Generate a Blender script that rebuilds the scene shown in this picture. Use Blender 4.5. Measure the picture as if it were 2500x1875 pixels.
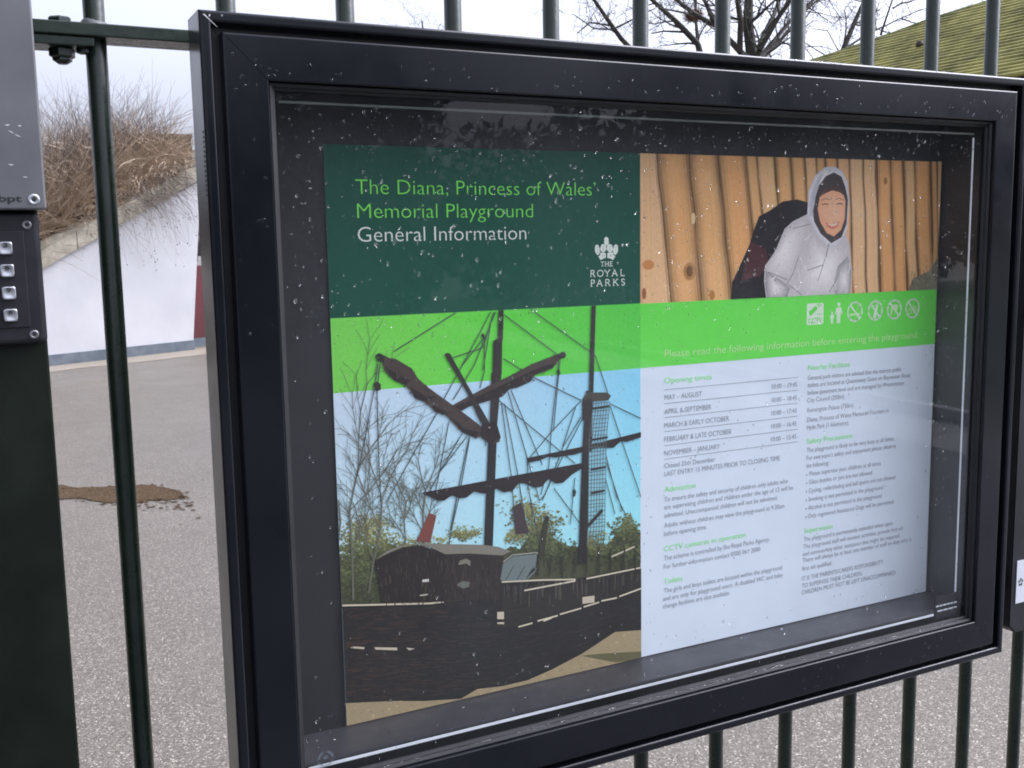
import bpy, bmesh, math, random
import numpy as np
from mathutils import Vector, Matrix
from mathutils.geometry import tessellate_polygon

scene = bpy.context.scene
for o in list(bpy.data.objects):
    bpy.data.objects.remove(o)

# ------------------------------------------------------------------ camera
EYE = 1.5
FPX, YAW, PITCH, ROLL = 2560.19, math.radians(27.082), math.radians(7.577), math.radians(-0.985)
_fw = Vector((math.sin(YAW) * math.cos(PITCH), math.cos(YAW) * math.cos(PITCH), -math.sin(PITCH)))
_rt = Vector((math.cos(YAW), -math.sin(YAW), 0))
_up = _rt.cross(_fw)
C_R = math.cos(ROLL) * _rt + math.sin(ROLL) * _up
C_U = -math.sin(ROLL) * _rt + math.cos(ROLL) * _up
cam_d = bpy.data.cameras.new('camera')
cam = bpy.data.objects.new('camera', cam_d)
scene.collection.objects.link(cam)
cam_d.sensor_fit = 'HORIZONTAL'; cam_d.sensor_width = 36; cam_d.lens = FPX / 2500 * 36
cam_d.clip_start = 0.02; cam_d.clip_end = 800
M = Matrix((C_R, C_U, -_fw)).transposed().to_4x4()
M.translation = Vector((0, 0, EYE))
cam.matrix_world = M
scene.camera = cam

# ------------------------------------------------------------------ light
SUN_EL, SUN_AZ = math.radians(48), math.radians(100)      # azimuth clockwise from +Y
w = bpy.data.worlds.new('World'); scene.world = w; w.use_nodes = True
nt = w.node_tree; nt.nodes.clear()
sky = nt.nodes.new('ShaderNodeTexSky'); sky.sky_type = 'NISHITA'; sky.sun_disc = False
sky.sun_elevation = SUN_EL; sky.sun_rotation = SUN_AZ
sky.air_density = 1.0; sky.dust_density = 6.0; sky.ozone_density = 1.0
hs = nt.nodes.new('ShaderNodeHueSaturation'); hs.inputs['Saturation'].default_value = 0.16
bg = nt.nodes.new('ShaderNodeBackground'); bg.inputs['Strength'].default_value = 0.15
wo = nt.nodes.new('ShaderNodeOutputWorld')
tint = nt.nodes.new('ShaderNodeMixRGB'); tint.blend_type = 'MULTIPLY'; tint.inputs[0].default_value = 1; tint.inputs[2].default_value = (0.92, 0.95, 1.12, 1)
nt.links.new(sky.outputs[0], hs.inputs['Color']); nt.links.new(hs.outputs[0], tint.inputs[1]); nt.links.new(tint.outputs[0], bg.inputs[0]); nt.links.new(bg.outputs[0], wo.inputs[0])
sd = bpy.data.lights.new('sun', 'SUN'); sd.energy = 0.7; sd.angle = math.radians(35); sd.color = (1, 0.98, 0.97)
sun = bpy.data.objects.new('sun', sd); scene.collection.objects.link(sun)
sdir = Vector((math.sin(SUN_AZ) * math.cos(SUN_EL), math.cos(SUN_AZ) * math.cos(SUN_EL), math.sin(SUN_EL)))
sun.rotation_euler = sdir.to_track_quat('Z', 'Y').to_euler()
sun.location = (0, -3, 12)
vs = scene.view_settings
vs.view_transform = 'Standard'; vs.look = 'None'; vs.gamma = 1; vs.use_curve_mapping = False
vs.exposure = 1.26
scene.cycles.pixel_filter_type = 'BLACKMAN_HARRIS'; scene.cycles.filter_width = 1.9

# ------------------------------------------------------------------ helpers
RNG = random.Random(7)
def ray(x, y):
    a = (x - 1250) / FPX; b = (y - 937.5) / FPX
    return _fw + C_R * a - C_U * b
def at_y(x, y, Y):
    v = ray(x, y); v = v * (Y / v.y); v.z += EYE; return v
def at_z(x, y, z):
    v = ray(x, y); v = v * ((z - EYE) / v.z); v.z += EYE; return v
def lin(c):
    return tuple((v / 255 / 12.92 if v / 255 <= 0.04045 else ((v / 255 + 0.055) / 1.055) ** 2.4) for v in c)
ILL = (0.57, 0.64, 0.78)
def pc(*c):
    v = [l / i for l, i in zip(lin(c), ILL)]; k = max(1.0, max(v) / 0.93)
    return tuple(x / k for x in v)

WL = {}
def tag(o, label=None, cat=None, group=None, kind=None):
    if label: o['label'] = label
    if cat: o['category'] = cat
    if group: o['group'] = group
    if kind: o['kind'] = kind
    return o
def thing(name, label, cat, loc=(0, 0, 0), group=None):
    o = bpy.data.objects.new(name, None); scene.collection.objects.link(o)
    o.empty_display_size = 0.1
    o.location = loc; WL[o] = Vector(loc)
    return tag(o, label, cat, group)
def link_mesh(name, me, mat, parent, centre):
    o = bpy.data.objects.new(name, me); scene.collection.objects.link(o)
    if mat is not None and not me.materials: me.materials.append(mat)
    WL[o] = Vector(centre)
    if parent is not None:
        o.parent = parent; o.location = Vector(centre) - WL[parent]
    else:
        o.location = centre
    return o
def mesh(name, verts, faces, mat, parent=None, smooth=False, origin=None, cols=None):
    v = np.array([tuple(p) for p in verts], dtype=np.float64)
    c = (v.min(0) + v.max(0)) / 2
    if origin == 'base': c[2] = v[:, 2].min()
    v = v - c
    me = bpy.data.meshes.new(name)
    me.from_pydata([tuple(p) for p in v], [], faces)
    if smooth: me.polygons.foreach_set('use_smooth', [True] * len(me.polygons))
    if cols is not None:
        at = me.color_attributes.new('Col', 'FLOAT_COLOR', 'POINT')
        a = np.ones((len(v), 4)); a[:, :3] = np.array(cols)
        at.data.foreach_set('color', a.ravel())
    me.update()
    return link_mesh(name, me, mat, parent, c)
def bm_obj(name, bm, mat, parent=None, smooth=False):
    bm.verts.ensure_lookup_table()
    cs = [v.co for v in bm.verts]
    lo = Vector([min(c[i] for c in cs) for i in range(3)]); hi = Vector([max(c[i] for c in cs) for i in range(3)])
    c = (lo + hi) / 2
    bmesh.ops.translate(bm, verts=bm.verts, vec=-c)
    me = bpy.data.meshes.new(name); bm.to_mesh(me); bm.free()
    if smooth: me.polygons.foreach_set('use_smooth', [True] * len(me.polygons))
    return link_mesh(name, me, mat, parent, c)
def add_box(bm, x0, x1, y0, y1, z0, z1, bev=0, seg=2):
    r = bmesh.ops.create_cube(bm, size=1)
    vs_ = r['verts']
    bmesh.ops.scale(bm, vec=(x1 - x0, y1 - y0, z1 - z0), verts=vs_)
    bmesh.ops.translate(bm, vec=((x0 + x1) / 2, (y0 + y1) / 2, (z0 + z1) / 2), verts=vs_)
    if bev:
        es = list({e for v in vs_ for e in v.link_edges})
        bmesh.ops.bevel(bm, geom=es, offset=bev, segments=seg, affect='EDGES', profile=0.5)
def box(name, x0, x1, y0, y1, z0, z1, mat, parent=None, bev=0, seg=2):
    bm = bmesh.new(); add_box(bm, x0, x1, y0, y1, z0, z1, bev, seg)
    return bm_obj(name, bm, mat, parent)
def lathe(bm, prof, origin, axis='z', n=16, rot=0):
    """profile of (r, h) revolved about an axis through origin"""
    rings = []
    for r, h in prof:
        ring = []
        for i in range(n):
            a = rot + 2 * math.pi * i / n
            x, y = r * math.cos(a), r * math.sin(a)
            if axis == 'z': p = (x, y, h)
            elif axis == 'y': p = (x, h, y)
            else: p = (h, x, y)
            ring.append(bm.verts.new(Vector(origin) + Vector(p)))
        rings.append(ring)
    for a, b in zip(rings, rings[1:]):
        for i in range(n):
            bm.faces.new((a[i], a[(i + 1) % n], b[(i + 1) % n], b[i]))
    bm.faces.new(rings[0]); bm.faces.new(rings[-1])
    bmesh.ops.recalc_face_normals(bm, faces=bm.faces)
def tubes(segs, verts, faces):
    """segs: list of (p0, p1, r0, r1, sides)"""
    for p0, p1, r0, r1, n in segs:
        d = (p1 - p0)
        if d.length < 1e-6: continue
        d.normalize()
        a = d.orthogonal().normalized(); b = d.cross(a)
        k = len(verts)
        for p, r in ((p0, r0), (p1, r1)):
            for i in range(n):
                t = 2 * math.pi * i / n
                verts.append(p + (a * math.cos(t) + b * math.sin(t)) * r)
        for i in range(n):
            faces.append((k + i, k + (i + 1) % n, k + n + (i + 1) % n, k + n + i))

# ------------------------------------------------------------------ materials
def new_mat(name):
    m = bpy.data.materials.new(name); m.use_nodes = True
    n = m.node_tree.nodes; return m, n, m.node_tree.links, n['Principled BSDF']
def tex_coord(n, l, scale=(1, 1, 1), kind='Object'):
    tc = n.new('ShaderNodeTexCoord'); mp = n.new('ShaderNodeMapping'); mp.inputs['Scale'].default_value = scale
    l.new(tc.outputs[kind], mp.inputs[0]); return mp.outputs[0]
def world_coord(n, l, scale=(1, 1, 1)):
    g = n.new('ShaderNodeNewGeometry'); mp = n.new('ShaderNodeMapping'); mp.inputs['Scale'].default_value = scale
    l.new(g.outputs['Position'], mp.inputs[0]); return mp.outputs[0]
def noise(n, l, vec, scale, detail=4, rough=0.55):
    t = n.new('ShaderNodeTexNoise'); t.inputs['Scale'].default_value = scale; t.inputs['Detail'].default_value = detail
    t.inputs['Roughness'].default_value = rough; l.new(vec, t.inputs['Vector']); return t.outputs['Fac']
def ramp(n, l, fac, stops):
    r = n.new('ShaderNodeValToRGB'); e = r.color_ramp.elements
    while len(e) < len(stops): e.new(0.5)
    for i, (p, c) in enumerate(stops):
        e[i].position = p; e[i].color = (*c, 1)
    l.new(fac, r.inputs[0]); return r.outputs[0]
def bump(n, l, h, strength, dist, bs):
    b = n.new('ShaderNodeBump'); b.inputs['Strength'].default_value = strength; b.inputs['Distance'].default_value = dist
    l.new(h, b.inputs['Height']); l.new(b.outputs[0], bs.inputs['Normal']); return b
def vary(name, c0, c1, scale, rough=(0.4, 0.6), metal=0, bmp=0, bscale=None, bdist=0.001, spec=0.5, lo=0.35, hi=0.65, detail=5, coat=0):
    m, n, l, bs = new_mat(name)
    v = world_coord(n, l)
    f = noise(n, l, v, scale, detail)
    l.new(ramp(n, l, f, [(lo, c0), (hi, c1)]), bs.inputs['Base Color'])
    f2 = noise(n, l, v, scale * 2.3, 4)
    l.new(ramp(n, l, f2, [(0.3, (rough[0],) * 3), (0.7, (rough[1],) * 3)]), bs.inputs['Roughness'])
    bs.inputs['Metallic'].default_value = metal
    bs.inputs['Specular IOR Level'].default_value = spec
    bs.inputs['Coat Weight'].default_value = coat
    if bmp: bump(n, l, noise(n, l, v, bscale or scale * 5, 3), bmp, bdist, bs)
    return m

M_frame = vary('powder_coat_black', (0.006, 0.007, 0.010), (0.010, 0.011, 0.015), 9, (0.14, 0.24), bmp=0.10, bscale=900, bdist=0.0004, spec=0.3)
M_gasket = vary('rubber_gasket', (0.008, 0.008, 0.009), (0.014, 0.014, 0.016), 20, (0.45, 0.6))
M_back = vary('backing_board', (0.011, 0.011, 0.013), (0.017, 0.017, 0.019), 6, (0.55, 0.7))
M_inside = vary('case_lining', (0.035, 0.034, 0.040), (0.055, 0.053, 0.060), 14, (0.35, 0.5))
M_green = vary('railing_paint', (0.010, 0.019, 0.012), (0.019, 0.031, 0.020), 25, (0.22, 0.4), bmp=0.25, bscale=160, bdist=0.0008)
M_weld = vary('weld_bead', (0.10, 0.11, 0.11), (0.18, 0.19, 0.20), 60, (0.3, 0.45), bmp=0.3, bscale=400)
M_post = vary('post_paint', (0.004, 0.007, 0.004), (0.008, 0.013, 0.007), 12, (0.32, 0.5), bmp=0.15, bscale=300, bdist=0.0005, spec=0.3)
M_steel = vary('brushed_steel', (0.20, 0.20, 0.205), (0.27, 0.27, 0.275), 8, (0.38, 0.5), metal=1, bmp=0.05, bscale=700, bdist=0.0002)
M_key = vary('key_metal', (0.48, 0.49, 0.51), (0.60, 0.61, 0.63), 40, (0.34, 0.46), metal=1)
M_black = vary('black_plastic', (0.008, 0.008, 0.011), (0.014, 0.014, 0.018), 30, (0.4, 0.55), bmp=0.1, bscale=900, bdist=0.0003)
M_ink = vary('black_ink', (0.02, 0.02, 0.022), (0.03, 0.03, 0.03), 50, (0.5, 0.6))
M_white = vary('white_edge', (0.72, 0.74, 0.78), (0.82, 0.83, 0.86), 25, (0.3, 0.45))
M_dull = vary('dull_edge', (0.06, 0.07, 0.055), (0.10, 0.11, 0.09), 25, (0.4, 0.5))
M_chip = vary('bare_metal_chip', (0.5, 0.5, 0.5), (0.7, 0.7, 0.7), 100, (0.3, 0.4))

def print_mat(name, rough=0.5):
    m, n, l, bs = new_mat(name)
    a = n.new('ShaderNodeVertexColor'); a.layer_name = 'Col'
    v = world_coord(n, l)
    mx = n.new('ShaderNodeMixRGB'); mx.blend_type = 'MULTIPLY'; mx.inputs[0].default_value = 1
    l.new(a.outputs[0], mx.inputs[1])
    l.new(ramp(n, l, noise(n, l, v, 60, 6, 0.7), [(0.2, (0.9, 0.9, 0.9)), (0.8, (1, 1, 1))]), mx.inputs[2])
    l.new(mx.outputs[0], bs.inputs['Base Color'])
    bs.inputs['Roughness'].default_value = rough; bs.inputs['Specular IOR Level'].default_value = 0.2
    return m
M_print = print_mat('printed_ink')
def photo_mat():
    m = print_mat('printed_photograph'); n = m.node_tree.nodes; l = m.node_tree.links
    r_ = [x for x in n if x.type == 'VALTORGB'][0]; t_ = [x for x in n if x.type == 'TEX_NOISE'][0]
    t_.inputs['Scale'].default_value = 300; t_.inputs['Detail'].default_value = 8; t_.inputs['Roughness'].default_value = 0.85
    r_.color_ramp.elements[0].position = .28; r_.color_ramp.elements[0].color = (.86, .87, .88, 1); r_.color_ramp.elements[1].position = .66; r_.color_ramp.elements[1].color = (1.08, 1.08, 1.08, 1)
    return m
M_photo = photo_mat()
def flat_mat(name, col, rough=0.5):
    m, n, l, bs = new_mat(name)
    v = world_coord(n, l)
    c0 = tuple(x * 0.95 for x in col)
    l.new(ramp(n, l, noise(n, l, v, 18, 5), [(0.3, c0), (0.7, col)]), bs.inputs['Base Color'])
    bs.inputs['Roughness'].default_value = rough; bs.inputs['Specular IOR Level'].default_value = 0.2
    return m

# glass: clear pane, reflection by Fresnel, pale diffuse veil standing in for reflected haze
def glass_mat():
    m = bpy.data.materials.new('window_glass'); m.use_nodes = True
    n = m.node_tree.nodes; l = m.node_tree.links; n.clear()
    out = n.new('ShaderNodeOutputMaterial'); tr = n.new('ShaderNodeBsdfTransparent'); gl = n.new('ShaderNodeBsdfGlossy')
    gl.inputs['Roughness'].default_value = 0.012
    tr.inputs[0].default_value = (0.985, 0.99, 0.988, 1)
    fr = n.new('ShaderNodeFresnel'); fr.inputs[0].default_value = 1.45
    mx = n.new('ShaderNodeMixShader'); l.new(tr.outputs[0], mx.inputs[1]); l.new(gl.outputs[0], mx.inputs[2])
    gm = n.new('ShaderNodeNewGeometry'); iv = n.new('ShaderNodeMath'); iv.operation = 'SUBTRACT'; iv.inputs[0].default_value = 1
    ml = n.new('ShaderNodeMath'); ml.operation = 'MULTIPLY'
    l.new(gm.outputs['Backfacing'], iv.inputs[1]); l.new(iv.outputs[0], ml.inputs[0]); l.new(fr.outputs[0], ml.inputs[1]); l.new(ml.outputs[0], mx.inputs[0])
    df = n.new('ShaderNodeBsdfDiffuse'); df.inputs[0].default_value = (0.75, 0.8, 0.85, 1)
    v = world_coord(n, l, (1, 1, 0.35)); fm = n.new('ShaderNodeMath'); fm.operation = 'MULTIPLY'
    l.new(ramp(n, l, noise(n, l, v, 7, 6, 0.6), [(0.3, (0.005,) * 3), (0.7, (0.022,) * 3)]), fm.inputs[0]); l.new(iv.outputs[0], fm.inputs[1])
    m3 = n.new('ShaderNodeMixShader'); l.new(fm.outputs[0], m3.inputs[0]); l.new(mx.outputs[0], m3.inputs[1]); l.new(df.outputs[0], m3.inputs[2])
    l.new(m3.outputs[0], out.inputs[0]); return m
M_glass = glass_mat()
def water_mat():
    m = bpy.data.materials.new('rain_water'); m.use_nodes = True
    n = m.node_tree.nodes; l = m.node_tree.links; n.clear()
    out = n.new('ShaderNodeOutputMaterial'); tr = n.new('ShaderNodeBsdfTransparent'); gl = n.new('ShaderNodeBsdfGlossy'); rf = n.new('ShaderNodeBsdfGlass')
    gl.inputs['Roughness'].default_value = 0.02; rf.inputs['Roughness'].default_value = 0.02; rf.inputs['IOR'].default_value = 1.33
    tr.inputs[0].default_value = (0.93, 0.94, 0.95, 1)
    fr = n.new('ShaderNodeFresnel'); fr.inputs[0].default_value = 1.33
    gm = n.new('ShaderNodeNewGeometry'); iv = n.new('ShaderNodeMath'); iv.operation = 'SUBTRACT'; iv.inputs[0].default_value = 1
    ml = n.new('ShaderNodeMath'); ml.operation = 'MULTIPLY'
    l.new(gm.outputs['Backfacing'], iv.inputs[1]); l.new(iv.outputs[0], ml.inputs[0]); l.new(fr.outputs[0], ml.inputs[1])
    m1 = n.new('ShaderNodeMixShader'); m1.inputs[0].default_value = 0.36; l.new(tr.outputs[0], m1.inputs[1]); l.new(rf.outputs[0], m1.inputs[2])
    m2 = n.new('ShaderNodeMixShader'); l.new(ml.outputs[0], m2.inputs[0]); l.new(m1.outputs[0], m2.inputs[1]); l.new(gl.outputs[0], m2.inputs[2])
    l.new(m2.outputs[0], out.inputs[0]); return m
M_water = water_mat()

def ground_mat(name, dark, mid, pale, wet=(0.42, 0.55)):
    m, n, l, bs = new_mat(name)
    v = world_coord(n, l)
    vo = n.new('ShaderNodeTexVoronoi'); vo.inputs['Scale'].default_value = 230; l.new(v, vo.inputs['Vector'])
    sep = n.new('ShaderNodeSeparateColor'); l.new(vo.outputs['Color'], sep.inputs[0])
    col = ramp(n, l, sep.outputs[0], [(0.0, dark), (0.5, mid), (0.93, tuple(a * 0.75 + b * 0.25 for a, b in zip(mid, pale))), (0.98, pale)])
    big = ramp(n, l, noise(n, l, v, 0.9, 5), [(0.3, (0.86, 0.86, 0.87)), (0.7, (1.0, 1.0, 1.0))])
    mx = n.new('ShaderNodeMixRGB'); mx.blend_type = 'MULTIPLY'; mx.inputs[0].default_value = 1
    l.new(col, mx.inputs[1]); l.new(big, mx.inputs[2]); l.new(mx.outputs[0], bs.inputs['Base Color'])
    l.new(ramp(n, l, noise(n, l, v, 0.8, 6), [(0.35, (wet[0],) * 3), (0.65, (wet[1],) * 3)]), bs.inputs['Roughness'])
    inv = n.new('ShaderNodeMath'); inv.operation = 'SUBTRACT'; inv.inputs[0].default_value = 1; l.new(vo.outputs['Distance'], inv.inputs[1])
    ad = n.new('ShaderNodeMath'); ad.operation = 'ADD'; l.new(inv.outputs[0], ad.inputs[0]); l.new(sep.outputs[1], ad.inputs[1])
    bump(n, l, ad.outputs[0], 0.34, 0.0025, bs)
    return m
M_ground = ground_mat('wet_resin_gravel', (0.055, 0.047, 0.037), (0.120, 0.103, 0.080), (0.46, 0.42, 0.35), (0.38, 0.56))
M_sand = ground_mat('wet_brown_sand', (0.03, 0.019, 0.010), (0.065, 0.042, 0.022), (0.22, 0.16, 0.10), (0.8, 0.95))
M_sand.node_tree.nodes['Principled BSDF'].inputs['Specular IOR Level'].default_value = 0.08
M_apron = ground_mat('dry_path_gravel', (0.14, 0.115, 0.085), (0.27, 0.23, 0.175), (0.45, 0.4, 0.33), (0.45, 0.6))
M_lawn = vary('lawn_grass', (0.020, 0.040, 0.012), (0.045, 0.075, 0.025), 3, (0.7, 0.9), bmp=0.6, bscale=60, bdist=0.02)
M_kerb = vary('kerb_concrete', (0.28, 0.27, 0.26), (0.40, 0.39, 0.38), 4, (0.5, 0.7), bmp=0.2, bscale=80)
M_wall = vary('white_render', (0.41, 0.41, 0.425), (0.47, 0.47, 0.48), 1.3, (0.6, 0.8), bmp=0.25, bscale=30, bdist=0.004)
M_plinth = vary('blue_grey_plinth', (0.07, 0.09, 0.11), (0.12, 0.14, 0.16), 5, (0.4, 0.6), bmp=0.2, bscale=40)
M_cop = vary('lichen_coping', (0.19, 0.17, 0.13), (0.36, 0.33, 0.26), 5, (0.6, 0.85), bmp=0.5, bscale=30, bdist=0.01)
M_gap = vary('dark_joint', (0.03, 0.03, 0.03), (0.06, 0.055, 0.05), 10, (0.7, 0.9))
M_red = vary('red_paint', (0.06, 0.005, 0.009), (0.095, 0.009, 0.013), 4, (0.4, 0.6))
M_brush = vary('brushwood', (0.10, 0.072, 0.045), (0.22, 0.165, 0.11), 14, (0.7, 0.9), bmp=0.6, bscale=50, bdist=0.02)
M_soil = vary('bank_soil', (0.07, 0.05, 0.03), (0.15, 0.11, 0.07), 6, (0.8, 0.95), bmp=0.6, bscale=18, bdist=0.05)
M_bark = vary('bark', (0.028, 0.026, 0.022), (0.060, 0.056, 0.044), 7, (0.7, 0.9), bmp=0.6, bscale=25, bdist=0.02)
M_nest = vary('drey_leaves', (0.06, 0.035, 0.015), (0.26, 0.11, 0.05), 9, (0.7, 0.9))
M_moss = vary('mossy_batten', (0.10, 0.10, 0.02), (0.32, 0.30, 0.085), 3.5, (0.6, 0.85), bmp=0.5, bscale=30, bdist=0.01, lo=0.3, hi=0.7)
M_mossd = vary('mossy_ridge', (0.08, 0.10, 0.02), (0.17, 0.19, 0.05), 5, (0.7, 0.9), bmp=0.8, bscale=30, bdist=0.02)
M_timber = vary('dark_timber', (0.02, 0.017, 0.014), (0.045, 0.038, 0.03), 5, (0.6, 0.8))
def leafy(name, cs):
    m, n, l, bs = new_mat(name)
    v = world_coord(n, l)
    wn = n.new('ShaderNodeTexWhiteNoise'); g = n.new('ShaderNodeNewGeometry')
    l.new(g.outputs['Random Per Island'], wn.inputs['Vector'])
    l.new(ramp(n, l, wn.outputs['Value'], [(i / max(1, len(cs) - 1), c) for i, c in enumerate(cs)]), bs.inputs['Base Color'])
    bs.inputs['Roughness'].default_value = 0.6
    return m
M_twig = leafy('dry_twigs', [(0.16, 0.112, 0.07), (0.32, 0.235, 0.155), (0.44, 0.335, 0.235), (0.55, 0.44, 0.33), (0.25, 0.18, 0.12)])
M_hang = leafy('grey_twigs', [(0.045, 0.035, 0.03), (0.12, 0.095, 0.075), (0.2, 0.16, 0.13)])
M_bud = leafy('dark_buds', [(0.03, 0.035, 0.03), (0.06, 0.07, 0.05)])
M_leaf = leafy('evergreen_leaves', [(0.012, 0.022, 0.010), (0.022, 0.040, 0.016), (0.035, 0.055, 0.022)])

# ------------------------------------------------------------------ ground
def sheet(name, pts, z, mat, kind='structure', label=None):
    o = mesh(name, [(p[0], p[1], z) for p in pts], [tuple(range(len(pts)))], mat)
    return tag(o, kind=kind, label=label)
sheet('ground', [(-160, -160), (220, -160), (220, 260), (-160, 260)], 0, M_ground, label='wet fine gravel surface of the yard')
WA = at_z(120, 894.5, 0); WB = at_z(475, 854, 0)
WD = (WB - WA); WD.z = 0; WLEN = WD.length; WD.normalize()
WN = Vector((WD.y, -WD.x, 0))            # towards the camera
def wp(s, d, z):                          # along wall (m from left base point), distance in front, height
    p = WA + WD * s + WN * d; p.z = z; return p
ap = []
for i in range(21):
    s = -4 + i * 0.8
    ap.append(wp(s, 0.75 + 0.10 * math.sin(i * 0.9) + 0.05 * math.sin(i * 2.3), 0))
sheet('path_apron', [(p.x, p.y) for p in ap] + [(p.x, p.y) for p in (wp(12, -0.1, 0), wp(-4, -0.1, 0))], 0.004, M_apron, label='dry beige strip at the foot of the white wall')
# brown sand patch, an irregular outline on the ground
outl = [(60, 1183), (100, 1182), (150, 1186), (200, 1192), (240, 1189), (290, 1186), (330, 1186), (372, 1184), (392, 1189), (420, 1196), (440, 1202), (450, 1206), (444, 1211), (458, 1214), (448, 1219), (425, 1221), (390, 1222), (350, 1226), (330, 1231), (290, 1229), (255, 1229), (220, 1222), (195, 1217), (145, 1220), (100, 1222), (60, 1220)]
rr = random.Random(3); fine = []
for i in range(len(outl)):
    a = outl[i]; b = outl[(i + 1) % len(outl)]
    for k in range(6):
        t = k / 6; fine.append((a[0] + (b[0] - a[0]) * t + rr.uniform(-5, 5), a[1] + (b[1] - a[1]) * t + rr.uniform(-1.6, 1.6)))
pts = [at_z(x, y, 0) for x, y in fine]
tri = tessellate_polygon([[Vector((p.x, p.y, 0)) for p in pts]])
vv = [(p.x, p.y, 0.005) for p in pts]; ff = [tuple(t) for t in tri]
for k in range(125):                        # loose crumbs of sand beside it
    x, y = rr.gauss(400, 45), rr.gauss(1262, 24)
    if k < 55: x, y = rr.uniform(330, 475), rr.uniform(1222, 1245)
    elif k < 120:
        q_ = rr.choice(outl); x, y = q_[0] + rr.gauss(0, 9), q_[1] + rr.gauss(0, 4)
    c = at_z(x, y, 0.005); r = rr.uniform(0.003, 0.015); q = len(vv); n = 6
    vv += [(c.x + r * rr.uniform(.6, 1.7) * math.cos(j), c.y + r * rr.uniform(.6, 1.2) * math.sin(j), 0.005) for j in [2 * math.pi * i / n for i in range(n)]]
    ff.append(tuple(range(q, q + n)))
tag(mesh('sand_patch', vv, ff, M_sand), 'tongue of wet brown sand spilt on the grey gravel', 'sand', kind='stuff')

M_darkener = ground_mat('dark_added_ground', (0.022, 0.022, 0.024), (0.045, 0.045, 0.047), (0.16, 0.16, 0.16), (0.4, 0.55))
sheet('reflection_darkener', [(-40, -24), (60, -24), (60, 0.62), (-40, 0.62)], 0.004, M_darkener, label='unseen dark ground sheet added in front of the railing to darken reflections')  # unseen dark sheet, added so post and frame mirror less bright ground
# ------------------------------------------------------------------ white wall with coping
def wall_top(s): return 1.30 + 0.475 * s
S0, S1 = -2.6, WLEN + 0.09
wall = thing('retaining_wall', 'white rendered wall with sloping stone coping, topped by brown shrub', 'wall', (wp(0, 0, 0).x, wp(0, 0, 0).y, 0))
def prism(name, quad, d0, d1, mat, parent):
    vs_ = [wp(s, d0, z) for s, z in quad] + [wp(s, d1, z) for s, z in quad]; n = len(quad)
    fs = [tuple(range(n)), tuple(range(2 * n - 1, n - 1, -1))] + [(i, i + n, (i + 1) % n + n, (i + 1) % n) for i in range(n)]
    return mesh(name, vs_, fs, mat, parent)
prism('wall_face', [(S0, 0.15), (S1 - 0.10, 0.15), (S1 + 0.20, wall_top(S1 + 0.20) - 0.04), (S0, max(0.16, wall_top(S0) - 0.04))], 0, -0.35, M_wall, wall)
prism('plinth', [(S0, -0.05), (S1 - 0.10, -0.05), (S1 - 0.10, 0.15), (S0, 0.15)], 0.02, -0.33, M_plinth, wall)
prism('shadow_joint', [(S0, wall_top(S0) - 0.04), (S1 + .2, wall_top(S1 + .2) - 0.04), (S1 + .2, wall_top(S1 + .2)), (S0, wall_top(S0))], -0.03, -0.33, M_gap, wall)
k = 0; s = S0
SC = S1 + 0.22
while s < SC - 0.05:                        # coping stones laid end to end
    e = min(s + 0.62, SC)
    prism('coping_stone', [(s + 0.004, wall_top(s)), (e - 0.004, wall_top(e)), (e - 0.004, wall_top(e) + 0.235), (s + 0.004, wall_top(s) + 0.235)], 0.06 + 0.006 * (k % 3), -0.40, M_cop, wall)
    s = e; k += 1
# red panel behind the end of the wall
red = thing('red_hut', 'dark red painted panel just past the end of the white wall', 'hut', tuple(wp(S1 + 0.9, -0.8, 0)))
prism('wall_panel', [(S1 - 0.12, 0.13), (S1 + 1.6, 0.13), (S1 + 1.6, 1.25), (S1 - 0.12, 1.25)], -0.40, -1.4, M_red, red)
prism('base_board', [(S1 - 0.12, 0.0), (S1 + 1.6, 0.0), (S1 + 1.6, 0.13), (S1 - 0.12, 0.13)], -0.38, -1.4, M_plinth, red)
# bank behind the wall and brushwood screen
bk = []
for s, z in [(-3, 0.1), (0, 1.25), (1.2, 1.75), (S1 - 0.2, 2.3), (S1 - 0.2, 0), (-3, 0)]: bk.append((s, z))
o = prism('earth_bank', bk, -0.36, -3.4, M_soil, None); tag(o, 'brown soil bank held behind the white wall', kind='structure')
scr = thing('brushwood_screen', 'flat topped brown brushwood screen behind the shrub', 'fence', tuple(wp(1.5, -3.6, 0)))
pz = at_y(468, 328, 18.6); 
def screen_pt(px, py): return at_y(px, py, 18.6)
xr, xl = screen_pt(466, 335).x, screen_pt(268, 335).x; zt = screen_pt(400, 328).z
box('screen_panel', xl, xr, 18.6, 18.75, 1.3, zt - 0.05, M_brush, scr)
box('top_rail', xl - 0.02, xr + 0.02, 18.56, 18.79, zt - 0.05, zt + 0.01, M_brush, scr)
vv = []; ff = []; rs = random.Random(5); seg = []
for i in range(1500):
    x = rs.uniform(xl, xr); z0 = rs.uniform(1.3, zt - 0.5); L = rs.uniform(0.3, 0.9)
    seg.append((Vector((x, 18.58, z0)), Vector((x + rs.gauss(0, .08), 18.57, min(zt - .06, z0 + L))), 0.006, 0.004, 3))
tubes(seg, vv, ff); mesh('brushwood_sticks', vv, ff, M_twig, scr)['kind'] = 'stuff'

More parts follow.
